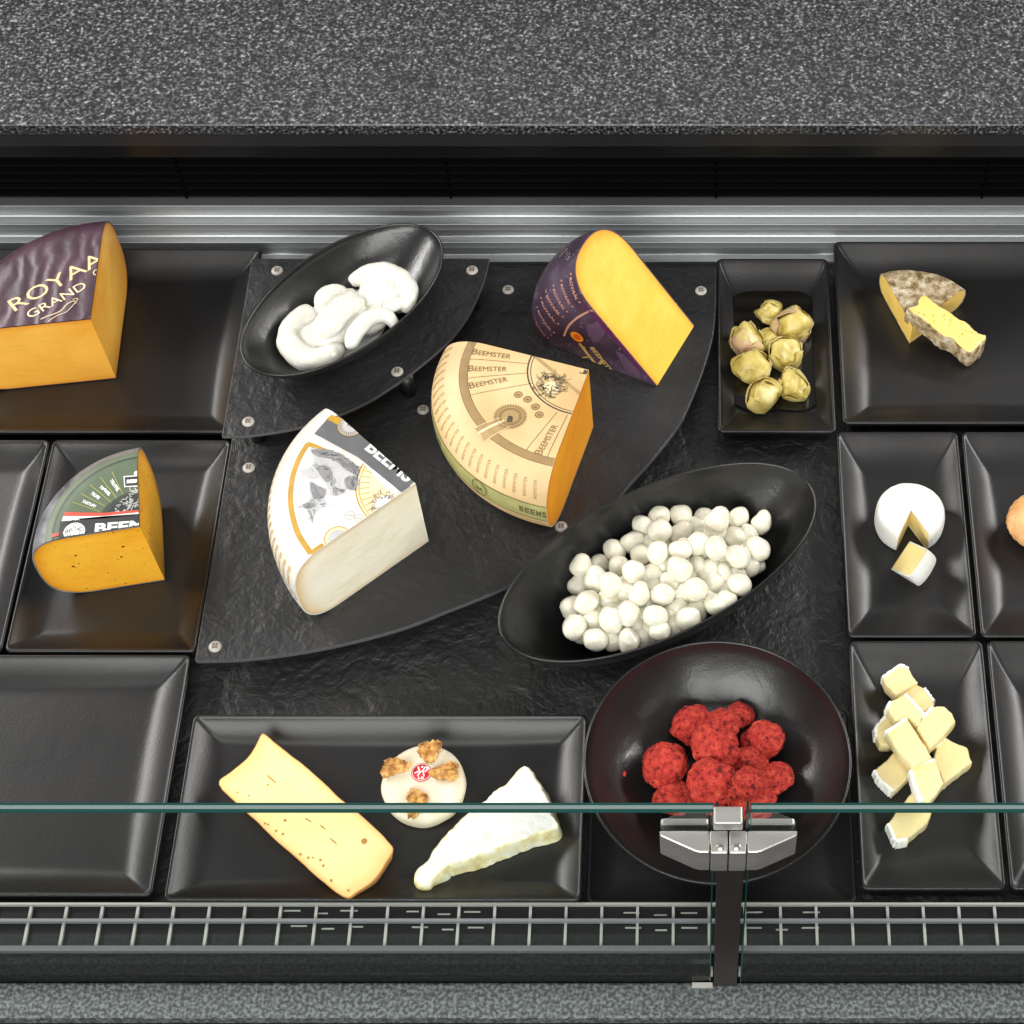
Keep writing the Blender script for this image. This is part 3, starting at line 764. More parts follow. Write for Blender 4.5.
# ------------------------------------------------ green labelled truffle wedge
M_gr = mat('grey_wax_rind', (96, 96, 98), .4, cols=[(66, 66, 70), (110, 110, 114), (138, 138, 142)], nscale=40, bump=(60, .4, .0015), spots=[(160, .2, (160, 160, 164))])
W = Wedge('cheese_wedge', 'truffle cheese wedge with green and black label on the middle left plate', T((-.6133, 1.0898), .0125), D2R(100.9), D2R(190.7), .1277, .117, .055, 2.9,
          paste_mat('golden_truffle_paste', (246, 186, 60), (234, 166, 38), spots=[(150, .3, (70, 44, 16)), (420, .24, (130, 88, 26))], edge=(206, 128, 14)), M_gr)
t = zf_(.15625, 20, 440); X = lambda a, b: W.px(*t(a, b)); A0, A1 = W.a0, W.a1
Mgreen = flat('green_ink', (98, 112, 88)); Mgreen2 = flat('dark_green_ink', (56, 66, 52)); Mg5 = flat('mid_green_ink', (84, 100, 76)); My = flat('yellow_ink', (176, 168, 70)); Mred = flat('red_ink', (206, 74, 52)); Mblk = flat('black_label_ink', (40, 41, 43))
sg3 = s_(X(520, 470)); sg2 = s_(X(350, 310)); sg = s_(X(400, 226))
W.art('green_field', ringsec(.0, sg, A0, A1), Mgreen, 1)
W.art('dark_ring', ringsec(sg2-.0035, sg2, A0, A1), Mgreen2, 2)
W.art('inner_field', ringsec(0.0, sg2-.0035, A0, A1), Mg5, 2)
W.art('black_disc', ringsec(0.0, sg3, A0, A1), Mblk, 3)
W.art('disc_ring', ringsec(sg3-.0022, sg3-.0014, A0, A1)+ringsec(sg3-.0050, sg3-.0042, A0, A1), Mg5, 4)
W.art('yellow_lines', sum([line2(X(*a), X(*b), .0007) for a, b in (((335, 400), (510, 460)), ((390, 345), (545, 425)), ((450, 290), (585, 400)), ((515, 240), (620, 375)), ((590, 205), (660, 350)))], []), My, 4)
W.art('radial_lettering', text2('TARTUFO', X(395, 402), X(480, 438), .0040, .06)+text2('TRUFFE', X(450, 348), X(500, 385), .0042, .06)+text2('TRÜFFEL', X(505, 305), X(570, 362), .0046, .06)+text2('TRUFFEL', X(572, 262), X(622, 335), .0042, .06), Mwh, 4)
W.art('portrait_strokes', scribble(X(745, 365), .0125, 80, 21, .0006, 2.5)+scribble(X(650, 440), .0075, 20, 22, .0007), Mwh, 5)
W.art('black_band', tri2([X(262, 520), X(540, 492), X(800, 475), X(800, 640), X(560, 640), X(245, 640)]), Mblk, 6)
W.art('red_stripe', tri2([X(292, 465), X(400, 468), X(540, 470), X(800, 448), X(800, 462), X(540, 490), X(400, 492), X(280, 492)]), Mred, 6)
W.art('white_stripe', tri2([X(280, 492), X(400, 492), X(540, 489), X(800, 462), X(800, 478), X(540, 506), X(400, 514), X(268, 524)]), Mwh, 6)
W.art('band_lettering', text2('BEEMSTER', X(478, 604), X(1120, 556), .0135, .04), Mwh, 7)
W.art('red_corner', tri2([X(205, 607), X(275, 592), X(262, 612), X(205, 628)]), Mred, 6)
cS = X(350, 592)
W.art('seal', disc2(cS, .0118, 34), Mwh, 8); W.art('seal_drawing', disc2(cS, .0102, 30, .0096)+scribble(cS, .0075, 40, 30, .0005), Mg4, 9)
W.art('name_box_border', tri2([X(664, 235), X(790, 225), X(790, 300), X(668, 306)]), Mwh, 5)
W.art('name_box', tri2([X(672, 242), X(790, 234), X(790, 292), X(676, 298)]), Mblk, 6)
W.art('name_box_lettering', text2('BEEMSTER', X(684, 283), X(850, 272), .0052, .06), Mwh, 7)
W.art('box_crown', disc2(X(748, 215), .0032, 16), Mwh, 5)

# ------------------------------------------------ maroon labelled wedge (top left)
M_mr = mat('maroon_wax_rind', (84, 56, 68), .38, cols=[(50, 32, 42), (78, 52, 64)], nscale=16, bump=(18, .3, .002, 'wave'), bump2=(200, .15, .0005), stretch=(1, 1.0, 1))
W = Wedge('cheese_wedge', 'half wheel wedge with maroon label and golden cut faces at the upper left', T((-.7193-.0, 1.381), .0125), D2R(93.8), D2R(187.5), .1778, .1185, .06, 2.9,
          paste_mat('golden_paste', (246, 188, 82), (234, 166, 56), edge=(216, 130, 24)), M_mr)
t = zf_(.2539, 0, 200); X = lambda a, b: W.px(*t(a, b))
Mcl = flat('cream_letter_ink', (226, 200, 148))
W.art('large_lettering', text2('ROYAAL', X(60, 440), X(470, 212), .0205, .0), Mcl, 1)
W.art('small_lettering', text2('GRAND', X(118, 468), X(345, 345), .0125, .0), Mcr, 1)
W.art('flourish', pline(catmull([X(160, 470), X(185, 458), X(205, 452), X(240, 436), X(262, 412), X(290, 398), X(300, 408)], 5), .0011)+pline(catmull([X(190, 478), X(225, 455), X(262, 440), X(300, 400), X(305, 388), X(285, 392)], 5), .0008), Mcr, 1)
W.art('round_mark', disc2(X(382, 285), .0048, 24, .0036), Mcr, 1)

# ------------------------------------------------ purple labelled wedge lying on a cut face
A_ = P(656.5, 387, ZB); B_ = P(694.5, 325.5, ZB)
Zv = (A_-B_); hP = .1055; Zv.normalize(); Xv = Vector((Zv.y, -Zv.x, 0))
if Xv.x > 0: Xv = -Xv
Yv = Zv.cross(Xv)
MM = Matrix((Xv, Yv, Zv)).transposed().to_4x4(); MM.translation = B_+Vector((0, 0, .0006))
M_pr = mat('purple_wax_rind', (62, 44, 62), .36, cols=[(46, 36, 48), (66, 52, 68), (86, 74, 90)], nscale=26, bump=(35, .4, .0015, 'noise', 1), spots=[(260, .34, (132, 116, 134))])
W = Wedge('cheese_wedge', 'dark purple labelled wedge lying with its bright yellow cut face up', MM, -D2R(51.2), 0, .1913, hP, .058, 2.45,
          paste_mat('bright_yellow_paste', (250, 200, 80), (242, 184, 56), edge=(236, 150, 10), coat=.5), M_pr)
t = zf_(.1758, 520, 220); X = lambda a, b: W.px(*t(a, b)); A0, A1 = W.a0, W.a1
Mpk = flat('pink_ink', (196, 146, 132)); Mmg = flat('magenta_ink', (96, 34, 84)); Mor = flat('orange_ink', (232, 160, 40)); Mor2 = flat('deep_orange_ink', (222, 96, 30)); Mpg = flat('pale_gold_letter', (214, 182, 110)); Mpl = flat('plum_ink', (92, 70, 96))
W.art('magenta_edge', [q for a, b in zip([X(300+i, j) for i, j in ((60, 480), (150, 580), (240, 680), (330, 780), (420, 880), (478, 940))], [X(300+i, j) for i, j in ((150, 580), (240, 680), (330, 780), (420, 880), (478, 940), (482, 948))]) for q in line2(a, b, .006)], Mmg, 1)
rows = [((278, 300), (330, 475)), ((225, 340), (292, 500)), ((180, 368), (262, 530)), ((140, 405), (240, 560)), ((112, 440), (215, 600)), ((92, 490), (190, 650)), ((80, 560), (160, 680)), ((78, 620), (140, 720))]
W.art('row_lettering', sum([text2('* ROYAAL *', X(*a), X(*b), .0056, .02, flip=False) for a, b in rows], []), Mpk, 1)
W.art('pink_arc', pline(catmull([X(250, 660), X(275, 605), X(320, 560), X(380, 525), X(425, 512)], 4), .0028), Mpk, 1)
W.art('plum_shape', tri2([X(375, 600), X(440, 575), X(490, 640), X(440, 700), X(390, 660)]), Mpl, 2); W.art('plum_shape', tri2([X(540, 740), X(590, 760), X(680, 860), X(690, 900), X(600, 850)]), Mpl, 2)
cO = X(325, 662)
W.art('orange_seal', disc2(cO, .0088, 32), Mor, 3); W.art('seal_centre', disc2(cO, .0052, 26), Mor2, 4); W.art('seal_ring', disc2(cO, .0090, 30, .0084), Mor2, 4)
W.art('big_letter', line2(X(300, 790), X(400, 775), .0022)+line2(X(340, 700), X(445, 835), .0048)+line2(X(310, 785), X(330, 815), .002)+line2(X(415, 850), X(470, 800), .0036)+line2(X(340, 705), X(372, 725), .0025), Mpg, 3)
W.art('gold_lettering', text2('BEEMSTER', X(398, 722), X(528, 880), .0075, .03), Mpg, 5)
W.art('crown_lettering', text2('ROYAAL', X(225, 215), X(272, 165), .004, .03), Mpk, 1)

# ------------------------------------------------ grey rind wedge on right plate, camembert
M_tom = mat('grey_mould_rind', (150, 136, 112), .8, cols=[(104, 84, 54), (148, 128, 94), (178, 162, 132), (206, 196, 178)], nscale=120, ndetail=8, ramp=[.32, .44, .56, .68], bump=(110, .9, .004), spec=.2)
M_tomp = paste_mat('pale_yellow_paste', (240, 206, 112), (230, 190, 92), spots=[(130, .12, (196, 150, 60))])
Bt = P(909.4, 343.9, .0125)
W = Wedge('tomme_wedge', 'grey rind cheese wedge lying flat on the upper right plate', T(Bt, .0125), D2R(41.5), D2R(110.5), .098, .037, .016, 2.2, M_tomp, M_tom, amp=.0012, rindamp=.0012, rt=.0018)
M_cam = mat('white_bloomy_rind', (240, 238, 232), .75, cols=[(206, 203, 194), (226, 225, 221)], nscale=38, bump=(120, .5, .0012), bump2=(30, .3, .002), spec=.25)
M_camp = paste_mat('cream_brie_paste', (236, 216, 150), (226, 202, 126), spots=[(170, .16, (176, 150, 74))])
Ct = P(911, 510, .0125+.034)
W = Wedge('camembert_cheese', 'small white round cheese with a wedge cut out of it', T(Ct, .0125), D2R(300), D2R(300+305), .0408, .034, .0045, 2.6, M_camp, M_cam, amp=.0006, rindamp=.0006, rt=.0016, nphi=90)
# cut-out wedge lying face up in front of it
def frame_M(o, xd, zd):
    xd = Vector(xd).normalized(); zd = Vector(zd); zd = (zd-xd*zd.dot(xd)).normalized(); yd = zd.cross(xd)
    m_ = Matrix((xd, yd, zd)).transposed().to_4x4(); m_.translation = o; return m_
t = zf_(.254, 820, 420)
p0 = P(*t(338, 470), .037); p1 = P(*t(280, 588), .022); p2 = P(*t(428, 525), .037)
axis = (p0-p1); rad = (p2-p0)
Mx = frame_M(p1, rad, axis)
a1_ = 0
Wc = Wedge('camembert_wedge', 'small cut wedge of white rind cheese resting cream side up before the round cheese', Mx, -D2R(42), 0, .041, axis.length, .005, 2.2, M_camp, M_cam, amp=.0008, rindamp=.0005, rt=.0016, nphi=12)

# ================================================================== LUMPY PRISMS (free form pieces)
def lump(name, label, cat, outline, z0, h, side, top, bev=.003, amp=.0006, fs=60, group=None, edgeamp=.0008, ztop=None, splitname=('rind', 'paste'), seed=0, N=140, taper=0., k=4):
    """outline: world xy points of the TOP edge. ztop: optional function giving z of the top; the piece is `h` thick"""
    pts = catmull([tuple(p[:2]) for p in outline], k, True) if k > 1 else [tuple(p[:2]) for p in outline]
    # resample
    L_ = [0]
    for i in range(len(pts)): L_.append(L_[-1]+math.dist(pts[i], pts[(i+1) % len(pts)]))
    rs = []
    for i in range(N):
        s = L_[-1]*i/N; j = max(q for q in range(len(L_)-1) if L_[q] <= s+1e-12); f_ = (s-L_[j])/(L_[j+1]-L_[j]+1e-12)
        a, b = pts[j], pts[(j+1) % len(pts)]; rs.append((a[0]+(b[0]-a[0])*f_, a[1]+(b[1]-a[1])*f_))
    ar = sum(rs[i-1][0]*rs[i][1]-rs[i][0]*rs[i-1][1] for i in range(N))
    if ar < 0: rs = rs[::-1]
    cx, cy = sum(p[0] for p in rs)/N, sum(p[1] for p in rs)/N
    zt = ztop or (lambda x, y: z0+h)
    nrm = []
    for i in range(N):
        a, b = rs[i-2], rs[(i+2) % N]; d = (b[0]-a[0], b[1]-a[1]); l = math.hypot(*d)+1e-9; nrm.append((d[1]/l, -d[0]/l))
    def ring(ins, fz_, sc_=1, am=1):
        out = []
        for (x, y), (nx, ny) in zip(rs, nrm):
            xx, yy = x-nx*ins, y-ny*ins; xx = cx+(xx-cx)*sc_; yy = cy+(yy-cy)*sc_
            zt_ = zt(xx, yy); zz = zt_-h*(1-fz_)
            d = edgeamp*am*(nz((x, y, zz), fs, seed)+.5*nz((x, y, zz), fs*3, seed+4))
            zd = amp*(nz((xx, yy, 0), fs*.6, seed+2)+.4*nz((xx, yy, 0), fs*2.5, seed+9)) if fz_ > .9 else 0
            out.append((xx+nx*d, yy+ny*d, zz+zd))
        return out
    bz = min(.45, bev/h)
    side_r = [ring(bev*.8-taper, 0), ring(bev*.2-taper, bz*.5), ring(-taper*.8, bz), ring(-taper*.5, .5), ring(0-taper*.1, 1-bz), ring(bev*.25, 1-bz*.3), ring(bev*.7, 1-bz*.03)]
    top_r = [side_r[-1]]+[ring(bev, 1, s_, max(0, s_*2-1)) for s_ in (.96, .88, .78, .66, .54, .42, .3, .2, .1, .03)]
    root = thing(name, label, cat, (cx, cy, z0), group)
    v, f = loft(side_r, False, True); mesh(splitname[0], v, f, side, root, autosmooth=60)
    v, f = loft(top_r, True, False); po = mesh(splitname[1], v, f, top, root, autosmooth=60)
    at = po.data.attributes.new('edge', 'FLOAT', 'POINT'); ev = [1, .8, .3, .08]+[0]*20
    at.data.foreach_set('value', [ev[q//N] for q in range(len(v))])
    return root
# --- raclette slab
t = zf_(.2637, 150, 700)
zt0 = .0125+.024
M_rac = paste_mat('pale_semi_hard_paste', (240, 220, 162), (234, 210, 144), spots=None, edge=(234, 192, 124))
M_racr = mat('orange_brown_rind', (214, 146, 84), .55, cols=[(196, 122, 62), (228, 168, 100)], nscale=30, bump=(70, .4, .0015), sss=.2)
ol = [P(*t(a, b), zt0) for a, b in ((425, 124), (470, 155), (600, 258), (740, 385), (850, 478), (905, 535), (924, 566), (900, 610), (855, 680), (790, 725), (748, 752), (690, 718), (620, 660), (540, 590), (430, 488), (330, 395), (258, 318), (300, 275), (360, 225), (400, 170))]
rc = lump('cheese_slab', 'long pale yellow cheese slab with orange rind edge', 'cheese', ol, .0125, .024, M_racr, M_rac, bev=.0022, amp=.0009, fs=30, N=220, k=3, taper=-.006)
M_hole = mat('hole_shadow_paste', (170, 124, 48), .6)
def pits(parent, pts, M_, z):
    vs, fs = [], []
    for (u, v, r, e, ang) in pts:
        p = P(u, v, z); n_ = 10; k = len(vs); vs.append((p.x, p.y, z-.0004))
        for i in range(n_):
            q = 2*math.pi*i/n_; dx, dy = r*e*math.cos(q), r*math.sin(q); c_, s__ = math.cos(ang), math.sin(ang)
            vs.append((p.x+dx*c_-dy*s__, p.y+dx*s__+dy*c_, z))
        for i in range(n_): fs.append((k, k+1+i, k+1+(i+1) % n_))
    mesh('eye', vs, fs, M_, parent)
zz_ = zt0+.0006
hp = [t(a, b)+(r, e, q) for a, b, r, e, q in ((812, 535, .0032, 1, 0), (478, 496, .0013, 1, 0), (503, 508, .0013, 1, 0), (436, 468, .0012, 1, 0), (448, 472, .0012, .8, 1), (570, 585, .0016, 1, 0), (600, 598, .0014, 1, 0), (618, 598, .0010, 1, 0), (646, 607, .0014, 1, 0), (657, 628, .0014, 1, 0), (687, 684, .0015, 1, 0), (512, 456, .0016, 1, 0), (752, 722, .0013, 1, 0), (330, 350, .001, 1, 0), (446, 322, .0011, 1, 0), (375, 362, .001, 1, 0),
      (600, 455, .0006, 8, -.55), (655, 482, .0006, 8, -.65), (695, 535, .0006, 10, -.7), (460, 300, .0007, 12, -.7))]
pits(rc, hp, M_hole, zz_)

# --- brie wedge
t = zf_(.2344, 360, 720)
zt0 = .0125+.026
ol = [P(*t(a, b), zt0) for a, b in ((700, 196), (745, 240), (785, 300), (808, 350), (825, 400), (846, 455), (790, 475), (700, 505), (600, 545), (500, 580), (400, 610), (372, 612), (345, 640), (300, 665), (280, 690), (245, 690), (228, 655), (240, 620), (290, 570), (330, 520), (400, 450), (490, 375), (580, 300), (640, 255))]
M_brs = mat('brie_cut_side', (220, 206, 150), .5, cols=[(196, 178, 116), (232, 222, 176), (238, 236, 228)], nscale=60, bump=(90, .6, .002), sss=.3)
br = lump('brie_wedge', 'long white bloomy rind brie wedge with drooping tip', 'cheese', ol, .0125, .026, M_brs, mat('brie_top_rind', (243, 241, 236), .8, cols=[(204, 192, 160), (216, 214, 208), (226, 225, 221)], nscale=46, ramp=[.2, .34, .6], bump=(110, .8, .003), bump2=(30, .6, .004), spec=.2, spots=[(40, .34, (206, 178, 120))]), bev=.0022, amp=.0018, fs=60, edgeamp=.0024, splitname=('paste', 'rind'), seed=3, N=260, taper=.004, ztop=lambda x, y: .0125+.026-.010*max(0, min(1, (P(*t(400, 600), .03).x-x)/.03)))
# --- round cheese with walnuts
zt0 = .0125+.026
ct = P(*t(268, 262), zt0)
M_wc = mat('fresh_white_cheese', (244, 236, 214), .5, cols=[(206, 194, 166), (226, 219, 200)], nscale=30, bump=(50, .3, .0015), sss=.4, spots=[(240, .12, (205, 186, 140))])
prof = [(0, .026), (.030, .0262), (.038, .0255), (.0425, .0232), (.0448, .0195), (.0452, .013), (.0440, .005), (.0415, .0012), (.038, 0), (0, 0)]
vs, fs = [], []
pp = catmull(prof, 4); seg = 72
rings = [[((r+.0012*nz((math.cos(a)*1, math.sin(a)*1, zz*30), 2.2, 5)*(r > .01))*math.cos(a), (r+.0012*nz((math.cos(a), math.sin(a), zz*30), 2.2, 5)*(r > .01))*math.sin(a), zz+.0006*nz((r*math.cos(a), r*math.sin(a), 0), 70, 2)*(zz > .02)) for a in [2*math.pi*k/seg for k in range(seg)]] for r, zz in pp]
v, f = loft(rings, False, False); f = [tuple(reversed(q)) for q in f]
wc = mesh('round_cheese', [Vector(q)+Vector((ct.x, ct.y, .0125)) for q in v], f, M_wc); setbase(wc, (ct.x, ct.y, .0125))
tag(wc, 'small round white cheese topped with walnuts and a red sticker', 'cheese')
# sticker
zs_ = zt0+.0009; cs_ = P(*t(262, 223), zs_); rr_ = .0105
stk = mesh('sticker', *(lambda q: ([Vector(a)+Vector((cs_.x, cs_.y, 0)) for a in q[0]], q[1]))(lathe([(0, zs_), (rr_, zs_), (rr_+.0001, zs_-.0012)], 40)), mat('red_sticker', (206, 32, 44), .4), wc)
wl = []
cc = (cs_.x, cs_.y)
wl += disc2(cc, .0098, 40, .0093)
wl += pline([(cc[0]-.0075, cc[1]-.001), (cc[0]-.002, cc[1]+.001), (cc[0]+.003, cc[1]+.0005), (cc[0]+.0075, cc[1]+.004)], .0012)
wl += pline([(cc[0]-.002, cc[1]+.001), (cc[0]-.004, cc[1]+.0065)], .0013)+pline([(cc[0]+.001, cc[1]+.001), (cc[0]+.004, cc[1]+.0068)], .0013)
wl += pline([(cc[0]-.001, cc[1]+.0005), (cc[0]-.004, cc[1]-.0045)], .0013)+pline([(cc[0]+.002, cc[1]+.0005), (cc[0]+.003, cc[1]-.0045)], .0013)
wl += disc2((cc[0]+.0062, cc[1]+.0052), .0016, 10)+disc2((cc[0]+.0005, cc[1]+.0062), .0012, 10)
wl += text2('LE', (cc[0]-.0030, cc[1]-.0078), (cc[0]+.0034, cc[1]-.0078), .0026, .04)
vs, fs = [], []
for pg in wl: k = len(vs); vs += [(x, y_, zs_+.0003) for x, y_ in pg]; fs.append(tuple(range(k, k+len(pg))))
mesh('emblem', vs, fs, mat('sticker_white', (240, 232, 230), .5), stk, smooth=False)
# walnuts
M_wal = mat('walnut_kernel', (190, 138, 66), .45, cols=[(122, 78, 30), (186, 130, 60), (222, 180, 104)], nscale=110, ramp=[.32, .48, .66], bump=(160, .5, .0012), spec=.5)
def walnut(c, rot, L_, Wd, seed, label):
    iv, if_ = icos(5); cr, sr = math.cos(rot), math.sin(rot); out = []
    for q in iv:
        a = math.atan2(q.y, q.x); sd = seed*13.7
        lob = 1+.16*math.cos(3*a+seed)+.10*nz((math.cos(a), math.sin(a), sd), 2.6, seed)
        wr = abs(nz((q.x*1.1+sd, q.y*2.0, q.z), 1.9, seed)); wr2 = abs(nz((q.x+sd, q.y, q.z), 5.5, seed+3))
        d = lob*(.74+.50*min(wr, .4)+.14*wr2)
        gr_ = math.exp(-(q.y/.16)**2)*(.32 if q.z > 0 else 0)
        nk = 1-.30*math.exp(-(q.x/.12)**2)*abs(q.y)
        X0, Y0, Z0 = q.x*L_*.54*d, q.y*Wd*.58*d*nk, max(q.z, -.35)*.0085*(d-gr_)+.003
        out.append((c[0]+X0*cr-Y0*sr, c[1]+X0*sr+Y0*cr, c[2]+Z0))
    o = mesh('walnut', out, if_, M_wal); setbase(o, c); tag(o, label, 'walnut', 'walnut halves on the round cheese')
zw = zt0+.0001
for (a, b, rot, L_, Wd, sd, lb) in ((148, 200, .25, .031, .019, 1, 'walnut half left of the red sticker'), (297, 132, 1.35, .027, .023, 2, 'walnut half behind the red sticker at the cheese rim'), (368, 222, .1, .030, .020, 3, 'walnut half right of the red sticker'), (240, 352, 1.5, .032, .021, 4, 'walnut half in front of the red sticker partly behind the glass edge')):
    p = P(*t(a, b), zw+.003); walnut((p.x, p.y, zw), rot, L_, Wd, sd, lb)

# --- slice leaning on the grey rind wedge
t = zf_(.127, 870, 255)
pa = P(*t(350, 400), .058); pb = P(*t(850, 720), .040)
ax_ = (pb-pa); ln = ax_.length; ax_.normalize()
def zt(x, y):
    s = ((x-pa.x)*ax_.x+(y-pa.y)*ax_.y)/ln/math.hypot(ax_.x, ax_.y); return .066+(.0405-.066)*s
def PZ(u, v):
    z = .055
    for _ in range(8): p = P(u, v, z); z = zt(p.x, p.y)
    return p
ol = [PZ(*t(a, b)) for a, b in ((420, 306), (460, 335), (530, 385), (600, 425), (650, 460), (700, 500), (760, 525), (800, 560), (840, 605), (870, 640), (905, 625), (912, 660), (880, 705), (830, 755), (785, 772), (740, 755), (690, 705), (640, 660), (570, 640), (480, 560), (400, 500), (340, 460), (285, 420), (340, 405), (368, 390), (390, 350))]
sl = lump('tomme_slice', 'slice of grey rind cheese leaning on the larger grey wedge', 'cheese', ol, .0125, .027, M_tom, M_tomp, bev=.0022, amp=.0007, fs=70, edgeamp=.002, ztop=zt, N=200, seed=6, k=3)
vs = []
pts_ = ((498, 478, .0012), (585, 475, .0012), (640, 515, .001), (505, 525, .0009), (628, 550, .0009), (722, 540, .0011), (662, 605, .0009), (728, 622, .0014), (795, 660, .001), (705, 650, .0009), (590, 512, .0008), (430, 470, .0012), (385, 455, .0009))
vs, fs = [], []
for a, b, r in pts_:
    p = PZ(*t(a, b)); k = len(vs); vs.append((p.x, p.y, p.z+.0006))
    for i in range(9): q = 6.283*i/9; x, y_ = p.x+r*math.cos(q), p.y+r*.8*math.sin(q); vs.append((x, y_, zt(x, y_)+.0009))
    for i in range(9): fs.append((k, k+1+i, k+1+(i+1) % 9))
mesh('eye', vs, fs, mat('tomme_eye', (206, 158, 60), .6), sl)

# --- tan ball cheese at the right edge
t = zf_(.254, 820, 420)
pc = P(1046, 522, .0125+.02)
M_org = mat('washed_orange_rind', (228, 176, 118), .5, cols=[(206, 144, 84), (232, 184, 128)], nscale=35, bump=(22, .5, .0025, 'wave'), bump2=(160, .3, .001), sss=.25)
iv, if_ = icos(5)
vv = []
for q in iv:
    d = 1+.03*nz(q, 2.5, 4)+.012*math.sin(q.y*34+2*nz(q, 2, 1)); sx = math.copysign(abs(q.z)**.8, q.z)
    vv.append((pc.x+q.x*.0455*d, pc.y+q.y*.040*d, .0125+.021+sx*.021*d))
o = mesh('round_cheese', vv, if_, M_org); setbase(o, (pc.x, pc.y, .0125)); tag(o, 'ridged tan orange round cheese on the right edge plate', 'cheese')

# --- brie pieces on the lower right plate
t = zf_(.254, 820, 620)
M_rindw = mat('white_piece_rind', (246, 244, 238), .8, cols=[(232, 228, 216), (248, 247, 243)], nscale=70, bump=(140, .6, .0015), spec=.2)
M_bp = paste_mat('cream_piece_paste', (236, 220, 168), (226, 206, 146), spots=[(120, .13, (190, 160, 84))])
def brie(outline, rind_edges, zl, label, seed, tilt=0.0, h=.019):
    pts = [Vector(P(*t(a, b), zl+h)) for a, b in outline]
    n_ = len(pts)
    ar = sum(pts[i-1].x*pts[i].y-pts[i].x*pts[i-1].y for i in range(n_))
    root = lump('brie_piece', label, 'cheese', [tuple(p) for p in dens([(p.x, p.y) for p in pts], 3)], zl, h, M_bp, M_bp, bev=.0016, amp=.0008, fs=80, edgeamp=.0012, group='brie pieces piled on the deep plate', splitname=('side', 'paste'), seed=seed, N=90, k=1)
    root.children[0].name = 'side'
    for (i, j) in rind_edges:
        a, b = pts[i], pts[j]; d = (b-a); d.z = 0; d.normalize(); nn = Vector((d.y, -d.x, 0)) if ar > 0 else Vector((-d.y, d.x, 0))
        m_ = 16; L_ = []
        V = []
        for k in range(m_+1):
            p = a+(b-a)*(k/m_); p = Vector((p.x, p.y, 0))
            wv = .0028+.0016*nz((k*.6, seed, 0), 1, seed); hv = zl+h+.0006+.0008*nz((k*.7, 0, seed), 1, 2)
            V += [p-nn*.0012+Vector((0, 0, zl+.0008)), p+nn*wv*.8+Vector((0, 0, zl+.0008)), p+nn*wv*1.1+Vector((0, 0, zl+h*.6)), p+nn*wv*.7+Vector((0, 0, hv-.0008)), p+nn*wv*.1+Vector((0, 0, hv)), p-nn*.0012+Vector((0, 0, hv-.0003))]
        Fc = []
        for k in range(m_):
            for q in range(6):
                r_ = (q+1) % 6; Fc.append((k*6+q, k*6+r_, (k+1)*6+r_, (k+1)*6+q))
        Fc += [(5, 4, 3, 2, 1, 0), tuple(m_*6+q for q in range(6))]
        if ar < 0: Fc = [tuple(reversed(q)) for q in Fc]
        mesh('rind', V, Fc, M_rindw, root, autosmooth=50)
z1_ = .0125; z2_ = z1_+.0196; z3_ = z2_+.0196
brie([(248, 225), (318, 176), (348, 190), (384, 245), (300, 298), (262, 258)], [(0, 1), (1, 2)], z1_+.006, 'brie piece at the far end of the pile, alone above the others', 1)
brie([(300, 300), (380, 255), (410, 268), (448, 318), (450, 338), (400, 365), (340, 330)], [(2, 3)], z1_, 'brie piece with frayed white edge behind the row of three', 2)
brie([(222, 420), (265, 376), (318, 405), (300, 480), (275, 490), (238, 490), (222, 460)], [(6, 0), (0, 1)], z1_, 'brie piece lowest at the left, half under the upper pieces', 6)
brie([(455, 500), (490, 462), (578, 502), (600, 560), (545, 600), (490, 640), (450, 560)], [(1, 0)], z1_, 'brie piece with a long crack at the right side of the pile', 7)
brie([(215, 590), (298, 515), (370, 560), (370, 600), (290, 670), (235, 625)], [(4, 5), (5, 0)], z1_, 'brie piece poking out at the left under the long upper piece', 8)
brie([(315, 735), (375, 655), (440, 700), (440, 760), (420, 800), (345, 860), (300, 868), (270, 800)], [(6, 7), (5, 6)], z1_, 'nearest brie piece, crossed by the glass edge', 10)
brie([(265, 350), (280, 320), (335, 292), (408, 370), (385, 418), (350, 385), (300, 402)], [(2, 3), (0, 1)], z2_, 'upper brie piece with white rind on its right side, over the far pieces', 3)
brie([(380, 425), (405, 385), (445, 342), (490, 340), (520, 365), (535, 398), (480, 460), (430, 508)], [(1, 2)], z2_, 'broad upper brie piece pointing to the right', 4)
brie([(260, 442), (342, 388), (392, 462), (442, 540), (365, 578), (310, 520)], [(0, 1)], z2_+.006, 'long upper brie piece in the middle with a crack and rind at its far end', 5)
brie([(358, 590), (368, 575), (452, 550), (487, 640), (432, 720), (404, 712), (375, 650)], [(1, 2), (5, 6), (6, 0)], z2_, 'upper brie piece nearest the viewer with rind on its left edge', 9)

# ================================================================== MOZZARELLA BALLS
M_moz = mat('mozzarella', (240, 238, 226), .16, cols=[(221, 216, 196), (232, 229, 214)], nscale=1.5, sss=.5, spec=.5, bump=(2.2, .12, .001))
M_moz.node_tree.nodes['Principled BSDF'].inputs['Subsurface Scale'].default_value = .004
iv, if_ = icos(3)
ball_me = []
for k in range(5):
    vv = []
    for q in iv:
        d = 1+.15*nz(q, 1.1, k*3+1)
        if k % 2 == 0: d += .34*(max(0, q.z-.6)/.4)**1.7
        d -= .10*math.exp(-((q-Vector((.9, .2, -.3)).normalized()).length/.35)**2)
        vv.append(Vector((q.x*d, q.y*d*.97, q.z*d*(.94 if k != 3 else 1.1))))
    me = bpy.data.meshes.new('mozzarella_ball'); me.from_pydata([tuple(q) for q in vv], [], if_); me.materials.append(M_moz)
    me.polygons.foreach_set('use_smooth', [True]*len(me.polygons)); ball_me.append(me)
t = zf_(.2197, 555, 500)
